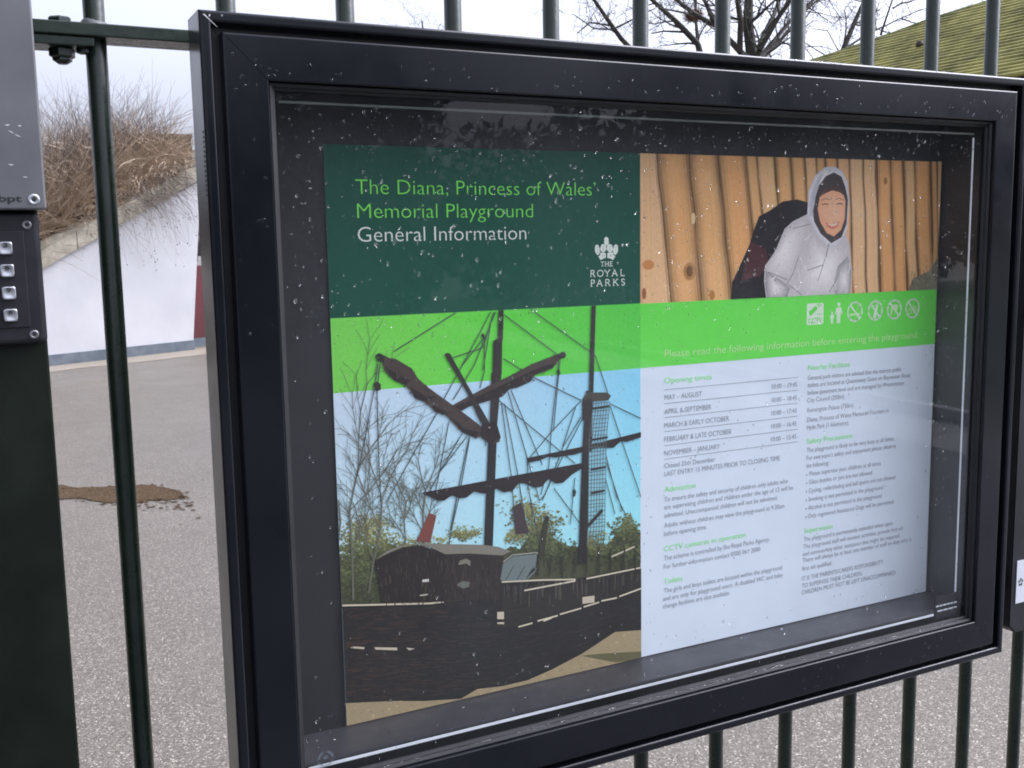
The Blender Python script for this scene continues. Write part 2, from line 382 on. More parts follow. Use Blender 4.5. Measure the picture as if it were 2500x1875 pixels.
# ------------------------------------------------------------------ shrub on the bank
def strand(seg, p, d, L, r, n, rs, grav, wob=0.12, sides=3):
    q = p.copy(); d = d.normalized(); st = L / n
    for i in range(n):
        d = (d + Vector((rs.gauss(0, wob), rs.gauss(0, wob), rs.gauss(0, wob) - grav))).normalized()
        e = q + d * st
        seg.append((q, e, r * (1 - i / n * 0.7), r * (1 - (i + 1) / n * 0.7), sides)); q = e
    return q, d
rs = random.Random(11)
shrub = thing('shrub', 'tangled leafless brown shrub spilling over the white wall', 'shrub', tuple(wp(1.2, -1.0, 1.4)))
seg = []; tips = []
for i in range(9500):
    s = rs.uniform(-1.6, 2.75); d = -rs.uniform(0.35, 2.6)
    base = wall_top(s) + 0.1 + rs.uniform(-0.1, 0.45)
    p = wp(s, d, base)
    up_ = rs.uniform(0.25, 1.0)
    dirv = Vector((rs.gauss(0, 0.55), rs.gauss(-0.15, 0.55), up_))
    crown = 1.25 - 0.16 * max(0, s - 0.6) ** 1.5 - 0.05 * max(0, -s)
    L = rs.uniform(0.5, 1.15) * crown * (1.35 if rs.random() < 0.15 else 1.0)
    strand(seg, p, dirv, L, rs.uniform(0.003, 0.0065), 5, rs, rs.uniform(0.02, 0.16))
for i in range(900):                       # cascading over the coping towards the right
    s = rs.triangular(0.55, 2.7, 2.2); p = wp(s, -rs.uniform(0.0, 0.35), wall_top(s) + rs.uniform(0.22, 0.5))
    strand(seg, p, WN * rs.uniform(0.3, 1.0) + WD * rs.gauss(0.2, 0.5) + Vector((0, 0, rs.uniform(-0.2, 0.5))), rs.uniform(0.14, 0.34), rs.uniform(0.003, 0.006), 5, rs, rs.uniform(0.10, 0.3))
vv = []; ff = []; tubes(seg, vv, ff); mesh('crown', vv, ff, M_twig, shrub)
seg = []
for i in range(1500):                        # arching hair-fine tips against the sky
    s = rs.uniform(-1.3, 2.6); p = wp(s, -rs.uniform(0.4, 2.2), wall_top(s) + rs.uniform(0.5, 0.9))
    strand(seg, p, Vector((rs.gauss(0.15, 0.5), rs.gauss(0, 0.4), 1)), rs.uniform(0.8, 1.6) * (1.1 - 0.16 * max(0, s)), 0.0034, 6, rs, 0.08)
vv = []; ff = []; tubes(seg, vv, ff); mesh('shoots', vv, ff, M_hang, shrub)
seg = []; buds = []
for i in range(210):                        # twigs hanging down over the white wall
    s = rs.triangular(0.6, 2.6, 1.9); p = wp(s, 0.05, wall_top(s) + rs.uniform(0.1, 0.45))
    L = rs.uniform(0.35, 1.15) * (0.55 + 0.45 * min(1, (s - 0.5) / 1.2))
    q, d = strand(seg, p, WN * rs.uniform(0.1, 0.5) + WD * rs.uniform(-0.2, 0.9) + Vector((0, 0, rs.uniform(-0.8, 0.25))), L, 0.0028, 6, rs, 0.16, 0.14)
    buds.append(q)
vv = []; ff = []; tubes(seg, vv, ff); mesh('hanging_twigs', vv, ff, M_hang, shrub)
vv = []; ff = []
for q in buds[::2]:
    for j in range(rs.choice((1, 1, 2))):
        c = q + Vector((rs.gauss(0, .02), rs.gauss(0, .02), rs.gauss(0, .02))); r = rs.uniform(.004, .010); k = len(vv)
        vv += [c + Vector(v) * r for v in ((1, 0, 0), (-1, 0, 0), (0, 1, 0), (0, -1, 0), (0, 0, 1.3), (0, 0, -1.3))]
        ff += [(k, k + 2, k + 4), (k + 2, k + 1, k + 4), (k + 1, k + 3, k + 4), (k + 3, k, k + 4), (k + 2, k, k + 5), (k + 1, k + 2, k + 5), (k + 3, k + 1, k + 5), (k, k + 3, k + 5)]
mesh('buds', vv, ff, M_bud, shrub)['kind'] = 'stuff'

# ------------------------------------------------------------------ bare trees
def sub_branches(seg, p, d, L, r, depth, rs):
    n = 4; q = p.copy(); d = d.normalized(); st = L / n
    for i in range(n):
        d = (d + Vector((rs.gauss(0, .16), rs.gauss(0, .16), rs.gauss(0.02, .16)))).normalized()
        e = q + d * st; r1 = r * (1 - 0.7 * (i + 1) / n)
        seg.append((q, e, r * (1 - 0.7 * i / n), r1, 4 if r > 0.012 else 3)); q = e
        if depth > 0:
            for k in range(2 if rs.random() < 0.25 else 1):
                ax = d.orthogonal().normalized(); ax.rotate(Matrix.Rotation(rs.uniform(0, 6.28), 3, d))
                nd = (d * rs.uniform(0.5, 1.0) + ax * rs.uniform(0.5, 1.0)).normalized()
                sub_branches(seg, q, nd, L * rs.uniform(0.42, 0.72), max(0.006, r1 * rs.uniform(0.5, 0.75)), depth - 1, rs)
def bare_tree(label, Y, trunk, limbs, seed, ground_px, r_tr, depth=2, step=0.9, sub=1.6, group='bare trees beyond the yard'):
    rs = random.Random(seed)
    f = at_y(*trunk[0], Y)
    base = at_y(*ground_px, Y); base = Vector((f.x + rs.uniform(-.1, .1), Y, 0))
    t = thing('bare_tree', label, 'tree', tuple(base), group)
    tp = [base + Vector((0, 0, -0.1))] + [base.lerp(f, k / 5) + Vector((rs.gauss(0, .03), rs.gauss(0, .03), 0)) for k in (1, 2, 3, 4)]
    tp += [at_y(*q, Y) for q in trunk]
    seg = []; N = len(tp)
    rad = lambda i: r_tr * (1.25 if i == 0 else 1.0 - 0.75 * i / (N - 1))
    for i in range(N - 1): seg.append((tp[i], tp[i + 1], rad(i), rad(i + 1), 10))
    vv = []; ff = []; tubes(seg, vv, ff); mesh('trunk', vv, ff, M_bark, t, smooth=True)
    seg = []
    allp = [(trunk, r_tr * 0.55, 0.0)] + [(l, r, dy) for l, r, dy in limbs]
    for pl, r0, dy in allp:
        if pl is not trunk and abs(pl[0][0] - trunk[0][0]) < 50 and pl[0][1] > 95: pl = [(trunk[0][0], trunk[0][1] + 6)] + list(pl)
        P = []
        for i, q in enumerate(pl):
            P.append(at_y(q[0], q[1], Y + dy * i / max(1, len(pl) - 1)))
        # subdivide, jitter
        Q = [P[0]]
        for a, b in zip(P, P[1:]):
            n = max(1, int((b - a).length / 0.5))
            for k in range(1, n + 1):
                Q.append(a.lerp(b, k / n) + (Vector((rs.gauss(0, .03), rs.gauss(0, .03), rs.gauss(0, .03))) if k < n else Vector()))
        acc = 0
        for i in range(len(Q) - 1):
            ra = r0 * (1 - 0.8 * i / len(Q)); rb = r0 * (1 - 0.8 * (i + 1) / len(Q))
            if pl is not trunk: seg.append((Q[i], Q[i + 1], ra, rb, 6))
            acc += (Q[i + 1] - Q[i]).length
            if acc > step * 0.45:
                acc = 0; d = (Q[i + 1] - Q[i]).normalized()
                for k in range(2 if rs.random() < .3 else 1):
                    ax = d.orthogonal().normalized(); ax.rotate(Matrix.Rotation(rs.uniform(0, 6.28), 3, d))
                    nd = (d * rs.uniform(0.2, 0.9) + ax).normalized()
                    sub_branches(seg, Q[i + 1], nd, sub * rs.uniform(0.6, 1.2), max(0.008, rb * 0.42), depth, rs)
    vv = []; ff = []; tubes(seg, vv, ff); mesh('crown', vv, ff, M_bark, t)
    return t
bare_tree('tall bare tree with thick forked trunk fanning into limbs', 24,
    [(1838, 150), (1826, 60), (1828, 0), (1840, -120), (1850, -260)],
    [([(1815, 135), (1765, 80), (1745, 62), (1690, 30), (1640, -10), (1560, -70)], 0.10, 1), ([(1745, 62), (1725, 10), (1690, -60)], 0.07, -1),
     ([(1806, 125), (1808, 50), (1800, 0), (1780, -120)], 0.11, -1.5), ([(1850, 125), (1885, 45), (1905, -10), (1950, -110)], 0.09, 1.5),
     ([(1855, 122), (1902, 40), (1930, 0), (1990, -80)], 0.09, -1.5), ([(1868, 124), (1935, 45), (1985, 0), (2080, -60)], 0.08, 2),
     ([(1876, 128), (1928, 72), (1962, 28), (2030, -30)], 0.075, 0.5), ([(1880, 110), (1925, 105), (1960, 112)], 0.03, 1)],
    21, (1838, 860), 0.30)
bare_tree('slender bare tree carrying a ragged leaf nest among its branches', 27,
    [(1716, 160), (1704, 108), (1650, 52), (1600, 7), (1540, -50)],
    [([(1704, 108), (1699, 50), (1698, 0), (1690, -120)], 0.07, 1), ([(1660, 215), (1560, 140), (1516, 94), (1478, 40), (1451, 0), (1400, -80)], 0.11, -1),
     ([(1668, 78), (1620, 76), (1590, 82)], 0.035, 1), ([(1696, 40), (1640, 25), (1600, 15)], 0.04, -1), ([(1500, 70), (1560, 40), (1600, 20)], 0.03, -1),
     ([(1490, 62), (1440, 55), (1410, 80)], 0.03, 1), ([(1500, 72), (1450, 70), (1400, 35)], 0.03, 1)],
    33, (1720, 860), 0.19, sub=1.3)
bare_tree('leaning bare tree whose twigs reach over the mossy roof', 30,
    [(2040, 170), (2060, 118), (2084, 60), (2108, 5), (2150, -100)],
    [([(2060, 120), (2140, 72), (2205, 42), (2262, 20)], 0.06, 1), ([(2150, 85), (2165, 40), (2185, -20)], 0.05, -1), ([(2040, 150), (1990, 120), (1960, 100)], 0.035, 1),
     ([(2050, 130), (2020, 75), (1985, 70)], 0.03, 1), ([(2200, 45), (2260, 60), (2310, 55)], 0.03, 0), ([(2180, 20), (2250, -10), (2330, -30)], 0.04, 0)],
    47, (2040, 830), 0.2, sub=1.7)
bare_tree('distant small bare tree, only its twig tips showing above the board', 58,
    [(1045, 300), (1040, 160), (1035, 90), (1030, 50)], [([(1040, 160), (1065, 90), (1075, 58)], 0.05, 1), ([(1040, 170), (1010, 100), (1000, 66)], 0.05, -1)],
    51, (1040, 700), 0.16, depth=2, sub=1.6)
# squirrel nest
rs = random.Random(8); c = at_y(1693, 38, 27.0); seg = []
nest = thing('leaf_nest', 'ragged rust brown leaf and twig nest lodged in bare branches', 'nest', tuple(c))
for i in range(900):
    u = Vector((rs.gauss(0, 1), rs.gauss(0, 1), rs.gauss(0, 1))).normalized()
    p = c + Vector((u.x * .25, u.y * .22, u.z * .15)) * rs.uniform(.2, 1) ** .5
    strand(seg, p, Vector((rs.gauss(0, 1), rs.gauss(0, 1), rs.gauss(0, .5))), rs.uniform(.08, .24), rs.uniform(.006, .016), 2, rs, 0.05)
vv = []; ff = []; tubes(seg, vv, ff); mesh('leaf_clump', vv, ff, M_nest, nest)

# ------------------------------------------------------------------ mossy roofed pavilion on the right
H_E = EYE + 1.6; TP = math.tan(math.radians(35))
E0 = at_z(2470, 184, H_E)
pav = thing('pavilion', 'pavilion with mossy yellow green ribbed roof behind the railings', 'building', (E0.x + 2, E0.y + 1, 0))
def on_roof(px, py):
    v = ray(px, py); kk = (1.6 - TP * E0.x) / (v.z - TP * v.x); v = v * kk; v.z += EYE; return v
Ra, Rb = on_roof(2022, 138), on_roof(2400, 8)
# top edge as a function of Y
def ridge_x(y): return Ra.x + (Rb.x - Ra.x) * (y - Ra.y) / (Rb.y - Ra.y)
SL = math.hypot(1, TP); cs_, sn_ = 1 / SL, TP / SL
Y_NEAR, Y_FAR = 3.0, 13.5
x = E0.x; i = 0
while x < ridge_x(Y_NEAR) + 0.02:
    # rod runs from near end to where the top edge cuts it
    yf = min(Y_FAR, Ra.y + (x - Ra.x) * (Rb.y - Ra.y) / (Rb.x - Ra.x)) if x > ridge_x(Y_FAR) else Y_FAR
    if yf > Y_NEAR + 0.3:
        vv = []; ff = []; n = 7; N = 14
        for j in range(N + 1):
            yy = Y_NEAR + (yf - Y_NEAR) * j / N
            rad = 0.0305 + .002 * math.sin(j * .9 + x * 40)
            cx = x; cz = H_E + TP * (x - E0.x) + .003 * math.sin(j * .6 + x * 90)
            for q in range(n):
                a = 2 * math.pi * q / n
                vv.append((cx + rad * math.cos(a), yy, cz + rad * math.sin(a)))
        for j in range(N):
            for q in range(n): ff.append((j * n + q, j * n + (q + 1) % n, (j + 1) * n + (q + 1) % n, (j + 1) * n + q))
        ff.append(tuple(range(n))); ff.append(tuple(range(N * n, N * n + n)))
        mesh('roof_batten', vv, ff, M_moss, pav, smooth=True)
    x += 0.082 * cs_; i += 1
vv = [(E0.x - .02, Y_NEAR, H_E - .06), (ridge_x(Y_NEAR), Y_NEAR, H_E + TP * (ridge_x(Y_NEAR) - E0.x) - .05), (ridge_x(Y_FAR), Y_FAR, H_E + TP * (ridge_x(Y_FAR) - E0.x) - .05), (E0.x - .02, Y_FAR, H_E - .06)]
vv += [(a, b, c_ - .05) for a, b, c_ in vv]
mesh('roof_deck', vv, [(0, 1, 2, 3), (7, 6, 5, 4), (0, 4, 5, 1), (1, 5, 6, 2), (2, 6, 7, 3), (3, 7, 4, 0)], M_timber, pav)
seg = []
for j in range(26):
    y0 = Y_NEAR + (Y_FAR - Y_NEAR) * j / 26; y1 = Y_NEAR + (Y_FAR - Y_NEAR) * (j + 1) / 26
    f_ = lambda y, ph: Vector((ridge_x(y) + .01, y, H_E + TP * (ridge_x(y) - E0.x) - 0.01 + 0.018 * math.sin(ph * 1.9) + .012 * math.sin(ph * 4.1)))
    seg.append((f_(y0, j), f_(y1, j + 1), 0.05 + .012 * math.sin(j * 2.1), 0.05 + .012 * math.sin(j * 2.1 + 2.1), 8))
vv = []; ff = []; tubes(seg, vv, ff); mesh('mossy_ridge', vv, ff, M_mossd, pav, smooth=True)
box('wall_boarding', E0.x + 0.45, ridge_x(Y_NEAR) + 2.5, Y_NEAR + .3, Y_FAR - .6, 0, H_E + 0.15, M_timber, pav)
box('fascia', E0.x - 0.03, E0.x + 0.02, Y_NEAR + .002, Y_FAR - .002, H_E - 0.22, H_E - 0.07, M_timber, pav)
vv = [(ridge_x(Y_NEAR), Y_NEAR, H_E + TP * (ridge_x(Y_NEAR) - E0.x) - .06), (ridge_x(Y_FAR), Y_FAR, H_E + TP * (ridge_x(Y_FAR) - E0.x) - .06), (ridge_x(Y_NEAR) + 3, Y_FAR, H_E - .4), (ridge_x(Y_NEAR) + 3, Y_NEAR, H_E - .4)]
vv += [(a, b, c_ - .05) for a, b, c_ in vv]
mesh('roof_back_slope', vv, [(0, 1, 2, 3), (7, 6, 5, 4), (0, 4, 5, 1), (1, 5, 6, 2), (2, 6, 7, 3), (3, 7, 4, 0)], M_timber, pav)
kp = on_roof(2248, 116); bm = bmesh.new(); lathe(bm, [(0.01, -.03), (.05, 0), (.035, .05), (.008, .06)], kp + Vector((-.02, 0, .02)), 'z', 8); bm_obj('roof_knot', bm, M_timber, pav, True)

# ------------------------------------------------------------------ what stands behind the viewer and shows in the glass
YG = 0.9435                                  # glass face
def mirrored(px, py):                        # ground point seen by reflection in the pane
    p = at_z(px, py, 0); return Vector((p.x, 2 * YG - p.y, 0))
k1, k2 = mirrored(2285, 1026), mirrored(2390, 1048)
kd = (k2 - k1); kd.normalize(); kn = Vector((kd.y, -kd.x, 0))     # kerb line, kn points to the lawn side
a, b = k1 - kd * 21, k1 + kd * 3.4
def strip(name, d0, d1, z0, z1, mat, label, x1=None):
    q = [a + kn * d0, b + kn * d0, b + kn * d1, a + kn * d1]
    if z1 is None:
        return tag(mesh(name, [v + Vector((0, 0, z0)) for v in q], [(3, 2, 1, 0)], mat), label, kind='structure')
    vv = [v + Vector((0, 0, z0)) for v in q] + [v + Vector((0, 0, z1)) for v in q]
    return tag(mesh(name, vv, [(0, 1, 2, 3), (7, 6, 5, 4), (0, 4, 5, 1), (1, 5, 6, 2), (2, 6, 7, 3), (3, 7, 4, 0)], mat), label, kind='structure')
strip('lawn', 0.12, 60, 0.06, None, M_lawn, 'dark lawn behind the viewer')
strip('kerb', 0, 0.12, -.02, .11, M_kerb, 'pale kerb along the lawn edge')
strip('gutter', -0.85, 0, 0.008, None, M_kerb, 'pale gutter strip beside the kerb')
rs = random.Random(77)
def evergreen(label, cx, cy, rx, ry, hz, n, seed):
    rs = random.Random(seed)
    t = thing('evergreen_bush', label, 'bush', (cx, cy, 0), 'evergreens reflected in the glass')
    seg = [(Vector((cx, cy, 0)), Vector((cx, cy, hz * .8)), .16, .05, 8)]
    for i in range(10):
        z = hz * rs.uniform(.15, .7); an = rs.uniform(0, 6.28)
        seg.append((Vector((cx, cy, z)), Vector((cx + rx * .7 * math.cos(an), cy + ry * .7 * math.sin(an), z + .6)), .05, .015, 5))
    vv = []; ff = []; tubes(seg, vv, ff); mesh('trunk', vv, ff, M_bark, t)
    vv = []; ff = []
    lobes = [(rs.uniform(-.6, .6), rs.uniform(-.6, .6), rs.uniform(.1, .85), rs.uniform(.35, .6)) for _ in range(16)]
    for i in range(n):
        lx, ly, lz, lr = rs.choice(lobes)
        u = Vector((rs.gauss(0, 1), rs.gauss(0, 1), rs.gauss(0, 1))).normalized() * rs.uniform(.3, 1) ** .5 * lr
        c = Vector((cx + (lx + u.x) * rx, cy + (ly + u.y) * ry, max(.05, hz * (lz + u.z * .35))))
        d1 = Vector((rs.gauss(0, 1), rs.gauss(0, 1), rs.gauss(0, 1))).normalized(); d2 = d1.orthogonal().normalized(); d2.rotate(Matrix.Rotation(rs.uniform(0, 6.28), 3, d1))
        L, W = rs.uniform(.10, .2), rs.uniform(.05, .09); k = len(vv)
        vv += [c - d1 * L, c + d2 * W, c + d1 * L, c - d2 * W]; ff.append((k, k + 1, k + 2, k + 3))
    mesh('crown', vv, ff, M_leaf, t)
for i, (cx, cy, rx, ry, hz, n) in enumerate([(1.0, -17, 3.0, 1.8, 5.5, 9000), (6.0, -17.5, 3.2, 1.8, 6.2, 9000), (11.5, -18, 3.4, 1.8, 5.4, 9000), (17, -18, 3.4, 1.8, 6.4, 9000), (22.5, -18.5, 3.4, 1.8, 5.6, 9000), (28.5, -19, 3.8, 1.8, 6.4, 9000)]):
    evergreen(['leftmost', 'second', 'third', 'fourth', 'fifth', 'rightmost'][i] + ' dark evergreen bush standing behind the viewer, mirrored in the glass', cx, cy, rx, ry, hz, n, 100 + i)

# ------------------------------------------------------------------ railing
YB = 1.032
rail_t = thing('railing', 'dark green railing of round bars on flat rails behind the noticeboard', 'railing', (0.7, YB, 0))
def rod(name, x, y, z0, z1, r, mat, parent, n=20):
    bm = bmesh.new(); lathe(bm, [(r * .8, z0), (r, z0 + .002), (r, z1 - .002), (r * .8, z1)], (x, y, 0), 'z', n)
    o = bm_obj(name, bm, mat, parent, True); return o
bar0 = None
for i in range(14):
    x = YB * (0.1117 + 0.11330 * i)
    if bar0 is None:
        bar0 = rod('bar', x, YB, 0.08, EYE + 0.75, 0.0092, M_green, rail_t)
    else:
        o = bar0.copy(); scene.collection.objects.link(o); o.location = bar0.location + Vector((x - YB * 0.1117, 0, 0)); WL[o] = WL[bar0]
RZ1, RZ0 = EYE + 0.1985, EYE + 0.1870
def flat_rail(z0, z1):
    return box('flat_rail', 0.058, YB * 1.7, YB - 0.021, YB + 0.021, z0, z1, M_green, rail_t, 0.0012)
flat_rail(RZ0, RZ1); flat_rail(0.16, 0.172)
wb = None
for i in range(14):                          # welds where a bar passes through the rail
    x = YB * (0.1117 + 0.11330 * i)
    if wb is None:
        bm = bmesh.new(); n = 14; rg = []
        for r_, h_ in ((.0135, 0), (.0125, .002), (.0105, .0045), (.0088, .006)):
            rg.append([bm.verts.new((x + r_ * (1 + .12 * math.sin(3 * a_ + h_ * 900)) * math.cos(a_), YB + r_ * (1 + .1 * math.cos(2 * a_)) * math.sin(a_), RZ1 + h_ * (1 + .25 * math.sin(2 * a_)))) for a_ in [2 * math.pi * q / n for q in range(n)]])
        for A, B in zip(rg, rg[1:]):
            for q in range(n): bm.faces.new((A[q], A[(q + 1) % n], B[(q + 1) % n], B[q]))
        wb = bm_obj('weld', bm, M_weld, rail_t, True)
    else:
        o = wb.copy(); scene.collection.objects.link(o); o.location = wb.location + Vector((x - YB * 0.1117, 0, 0))
# bolted joint to the post
bx = 0.0865
bm = bmesh.new(); lathe(bm, [(.0085, 0), (.0105, .0008), (.0105, .0045), (.0085, .0062), (.003, .0068)], (bx, YB - .002, RZ1), 'z', 6, .4); bm_obj('bolt_head', bm, M_green, rail_t)
bm = bmesh.new(); add_box(bm, 0.056, 0.112, YB - .019, YB + .019, RZ0 - .0085, RZ0 - .0005, .001); bm_obj('lug_plate', bm, M_green, rail_t)
bm = bmesh.new(); lathe(bm, [(.0105, -.0090), (.0112, -.0100), (.0112, -.0160), (.0085, -.0175), (.0085, -.0195), (.004, -.0225)], (bx, YB - .002, RZ0), 'z', 6, .2); bm_obj('nut', bm, M_green, rail_t)
bm = bmesh.new(); lathe(bm, [(.0055, -.0086), (.0055, -.0125), (.003, -.0135)], (bx + .017, YB - .006, RZ0), 'z', 10); bm_obj('lug_weld', bm, M_green, rail_t)

# ------------------------------------------------------------------ gate post with intercom and keypad
post = thing('gate_post', 'wide dark green black steel gate post at the left edge', 'post', (0.0, 1.0, 0))
box('post_body', -0.065, 0.0532, 0.957, 1.055, 0, EYE + 0.8, M_post, post, 0.0018)
bm = bmesh.new(); add_box(bm, -0.11, 0.10, 0.91, 1.10, 0.0, 0.012, .002); bm_obj('base_plate', bm, M_post, post)
ic = thing('intercom_panel', 'brushed steel intercom cover on the post, above the keypad', 'intercom', (0, 0.94, EYE + 0.034))
bm = bmesh.new(); add_box(bm, -0.075, 0.0582, 0.9255, 0.9565, EYE + 0.0340, EYE + 0.34, .0016, 3); cov = bm_obj('steel_cover', bm, M_steel, ic)
def screw(parent, x, y, z, r, mat=None):
    bm = bmesh.new(); lathe(bm, [(r, .0006), (r, -.0004), (r * .86, -.0010), (r * .45, -.0011), (r * .36, .0004)], (x, y, z), 'y', 20)
    s_ = bm_obj('screw', bm, mat or M_key, parent, True)
    bm = bmesh.new(); lathe(bm, [(r * .34, -.00125), (r * .3, -.0013)], (x, y, z), 'y', 6); bm_obj('socket', bm, M_ink, s_)
screw(ic, 0.0492, 0.9255, EYE + 0.0418, 0.0046); screw(ic, -0.0650, 0.9255, EYE + 0.0418, 0.0046)
# dents and chips on the steel cover
rs = random.Random(4); vv = []; ff = []
for (px, py, L, an) in [(18, 305, 7, .15), (48, 307, 5, .1), (27, 322, 8, -.5), (43, 331, 9, -.4), (27, 402, 7, -.1), (61, 432, 6, -.1)]:
    p = at_y(px, py, 0.9252); k = len(vv); Lm = L * .00033; t_ = Vector((math.cos(an), 0, math.sin(an)))
    vv += [p - t_ * Lm, p + Vector((0, 0, -.0006)), p + t_ * Lm, p + Vector((0, 0, .0005))]; ff.append((k, k + 1, k + 2, k + 3))
mesh('chipped_marks', vv, ff, M_chip, cov)['kind'] = 'stuff'
kpd = thing('keypad', 'black keypad with square steel keys below the intercom cover', 'keypad', (0, 0.945, EYE - 0.0745))
bm = bmesh.new(); add_box(bm, -0.066, 0.0526, 0.938, 0.957, EYE - 0.0735, EYE + 0.0325, .004, 3); plate = bm_obj('plate', bm, M_black, kpd)
bm = bmesh.new(); add_box(bm, -0.056, 0.0405, 0.9365, 0.9385, EYE - 0.0600, EYE + 0.0175, .0007, 2); bm_obj('key_surround', bm, M_black, kpd)
screw(kpd, 0.0432, 0.9380, EYE + 0.0222, 0.0038, M_steel); screw(kpd, 0.0425, 0.9380, EYE - 0.0662, 0.0038, M_steel)
screw(kpd, -0.0560, 0.9380, EYE + 0.0222, 0.0038, M_steel); screw(kpd, -0.0560, 0.9380, EYE - 0.0662, 0.0038, M_steel)
KEYS = []
def key_bm(x, z):
    bm = bmesh.new(); h = .0051
    # dished square key
    rings = [[(-h, .0365), (h, .0365)], None]
    ys = [(h, .9366), (h, .9335), (h * .92, .9328), (h * .78, .9328), (h * .55, .9336), (h * .2, .9339)]
    prev = None
    for hh, yy in ys:
        n = 24; ring = []
        for q in range(n):
            a_ = 2 * math.pi * q / n
            c_, s_ = math.cos(a_), math.sin(a_)
            pw = 9 if hh > .6 * h else 2
            rr_ = hh / (abs(c_) ** pw + abs(s_) ** pw) ** (1 / pw)
            ring.append(bm.verts.new((x + rr_ * c_, yy, z + rr_ * s_)))
        if prev:
            for q in range(n): bm.faces.new((prev[q], prev[(q + 1) % n], ring[(q + 1) % n], ring[q]))
        prev = ring
    bm.faces.new(prev); bmesh.ops.recalc_face_normals(bm, faces=bm.faces)
    return bm
labs = ['1', '2', '3', '4', '5', '6', '7', '8', '9', '*', '0', '#']
key_objs = []
for r_ in range(4):
    for c_ in range(3):
        x, z = 0.0263 - (2 - c_) * 0.0185, EYE + 0.0040 - r_ * 0.01785
        ko = bm_obj('key', key_bm(x, z), M_key, kpd, True); key_objs.append((ko, labs[r_ * 3 + c_], x, z))

# ------------------------------------------------------------------ lock box at the right edge
lk = thing('lock_box', 'black lock box with white sticker beside the right end of the noticeboard', 'lock', (1.33, .98, EYE - .55))
bm = bmesh.new()
prof = [(1.268, EYE - .548), (1.283, EYE - .560), (1.420, EYE - .560), (1.420, EYE + .20), (1.268, EYE + .20)]
f0 = [bm.verts.new((a_, .950, b_)) for a_, b_ in prof]; f1 = [bm.verts.new((a_, 1.018, b_)) for a_, b_ in prof]
bm.faces.new(f0); bm.faces.new(f1[::-1])
for q in range(5): bm.faces.new((f0[q], f1[q], f1[(q + 1) % 5], f0[(q + 1) % 5]))
bmesh.ops.recalc_face_normals(bm, faces=bm.faces); bmesh.ops.bevel(bm, geom=list(bm.edges), offset=.002, segments=2, affect='EDGES')
bm_obj('lock_case', bm, M_black, lk)
M_stk = flat_mat('sticker_white', (.72, .74, .78), .35)
stk = box('sticker', 1.2785, 1.345, .9488, .9497, EYE - .5155, EYE - .4535, M_stk, lk)
for z_, r_, l_ in ((EYE - .474, .0050, .034), (EYE - .4835, .0045, .034), (EYE - .4950, .0075, .036)):
    bm = bmesh.new(); lathe(bm, [(r_ * .8, 0), (r_, .001), (r_, l_)], (1.268 - .033, .985, z_), 'x', 12); bm_obj('latch_bolt', bm, M_black, lk, True)
box('latch_plate', 1.228, 1.236, .972, .998, EYE - .506, EYE - .466, M_black, lk, .001)

# ------------------------------------------------------------------ noticeboard case
YS = 0.9309
OX0, OX1, OZ0, OZ1 = 0.1866, 1.2322, EYE - 0.5721, EYE + 0.2006
nb = thing('noticeboard', 'large black framed glazed noticeboard fixed to the railings', 'noticeboard', ((OX0 + OX1) / 2, YS + .04, OZ0))
def frame_side(name, rect, side, prof, mat, parent, gap=0.00025):
    x0, x1, z0, z1 = rect; vs_ = []; n = len(prof)
    for end in (0, 1):
        for ins, y in prof:
            g = gap
            if side == 'top': p = ((x0 + ins + g) if end == 0 else (x1 - ins - g), y, z1 - ins)
            if side == 'bottom': p = ((x0 + ins + g) if end == 0 else (x1 - ins - g), y, z0 + ins)
            if side == 'left': p = (x0 + ins, y, (z0 + ins + g) if end == 0 else (z1 - ins - g))
            if side == 'right': p = (x1 - ins, y, (z0 + ins + g) if end == 0 else (z1 - ins - g))
            vs_.append(p)
    fs = [(i, (i + 1) % n, n + (i + 1) % n, n + i) for i in range(n)] + [tuple(range(n)), tuple(range(2 * n - 1, n - 1, -1))]
    me_o = mesh(name, vs_, fs, mat, parent)
    bm = bmesh.new(); bm.from_mesh(me_o.data); bmesh.ops.recalc_face_normals(bm, faces=bm.faces); bm.to_mesh(me_o.data); bm.free()
    return me_o
def rnd(ins0, y0, r, a0, a1, n=4, sx=1):
    return [(ins0 + sx * r * math.cos(math.radians(a0 + (a1 - a0) * k / n)), y0 + r * math.sin(math.radians(a0 + (a1 - a0) * k / n))) for k in range(n + 1)]
lip_prof = [(0, YS + .0482)] + rnd(.003, YS + .003, .003, 180, 270) + rnd(.0075, YS + .0025, .0025, 270, 360) + [(.0100, YS + .0125), (.0125, YS + .0125), (.0125, YS + .0482)]
lip = {}
for sd_ in ('top', 'right', 'bottom', 'left'):
    lip[sd_] = frame_side('outer_rim', (OX0, OX1, OZ0, OZ1), sd_, lip_prof, M_frame, nb)
DX0, DX1, DZ0, DZ1 = 0.2052, 1.2115, EYE - 0.5555, EYE + 0.1835
door_prof = [(0, YS + .0135)] + rnd(.0022, YS + .0022, .0022, 180, 270) + rnd(.0370, YS + .0015, .0015, 270, 360, 3) + [(.0388, YS + .0050)]
door_prof += [(.0388, YS + .0135)]
for sd_ in ('top', 'right', 'bottom', 'left'):
    frame_side('door_rail', (DX0, DX1, DZ0, DZ1), sd_, door_prof, M_frame, nb)
g0 = .0392
gask = [(0, YS + .0048), (.0008, YS + .0042), (.0036, YS + .0060), (.0040, YS + .0085), (.0062, YS + .0098), (.0066, YS + .0118), (0, YS + .0118)]
for sd_ in ('top', 'right', 'bottom', 'left'):
    frame_side('gasket', (DX0 + g0, DX1 - g0, DZ0 + g0, DZ1 - g0), sd_, gask, M_gasket, nb)
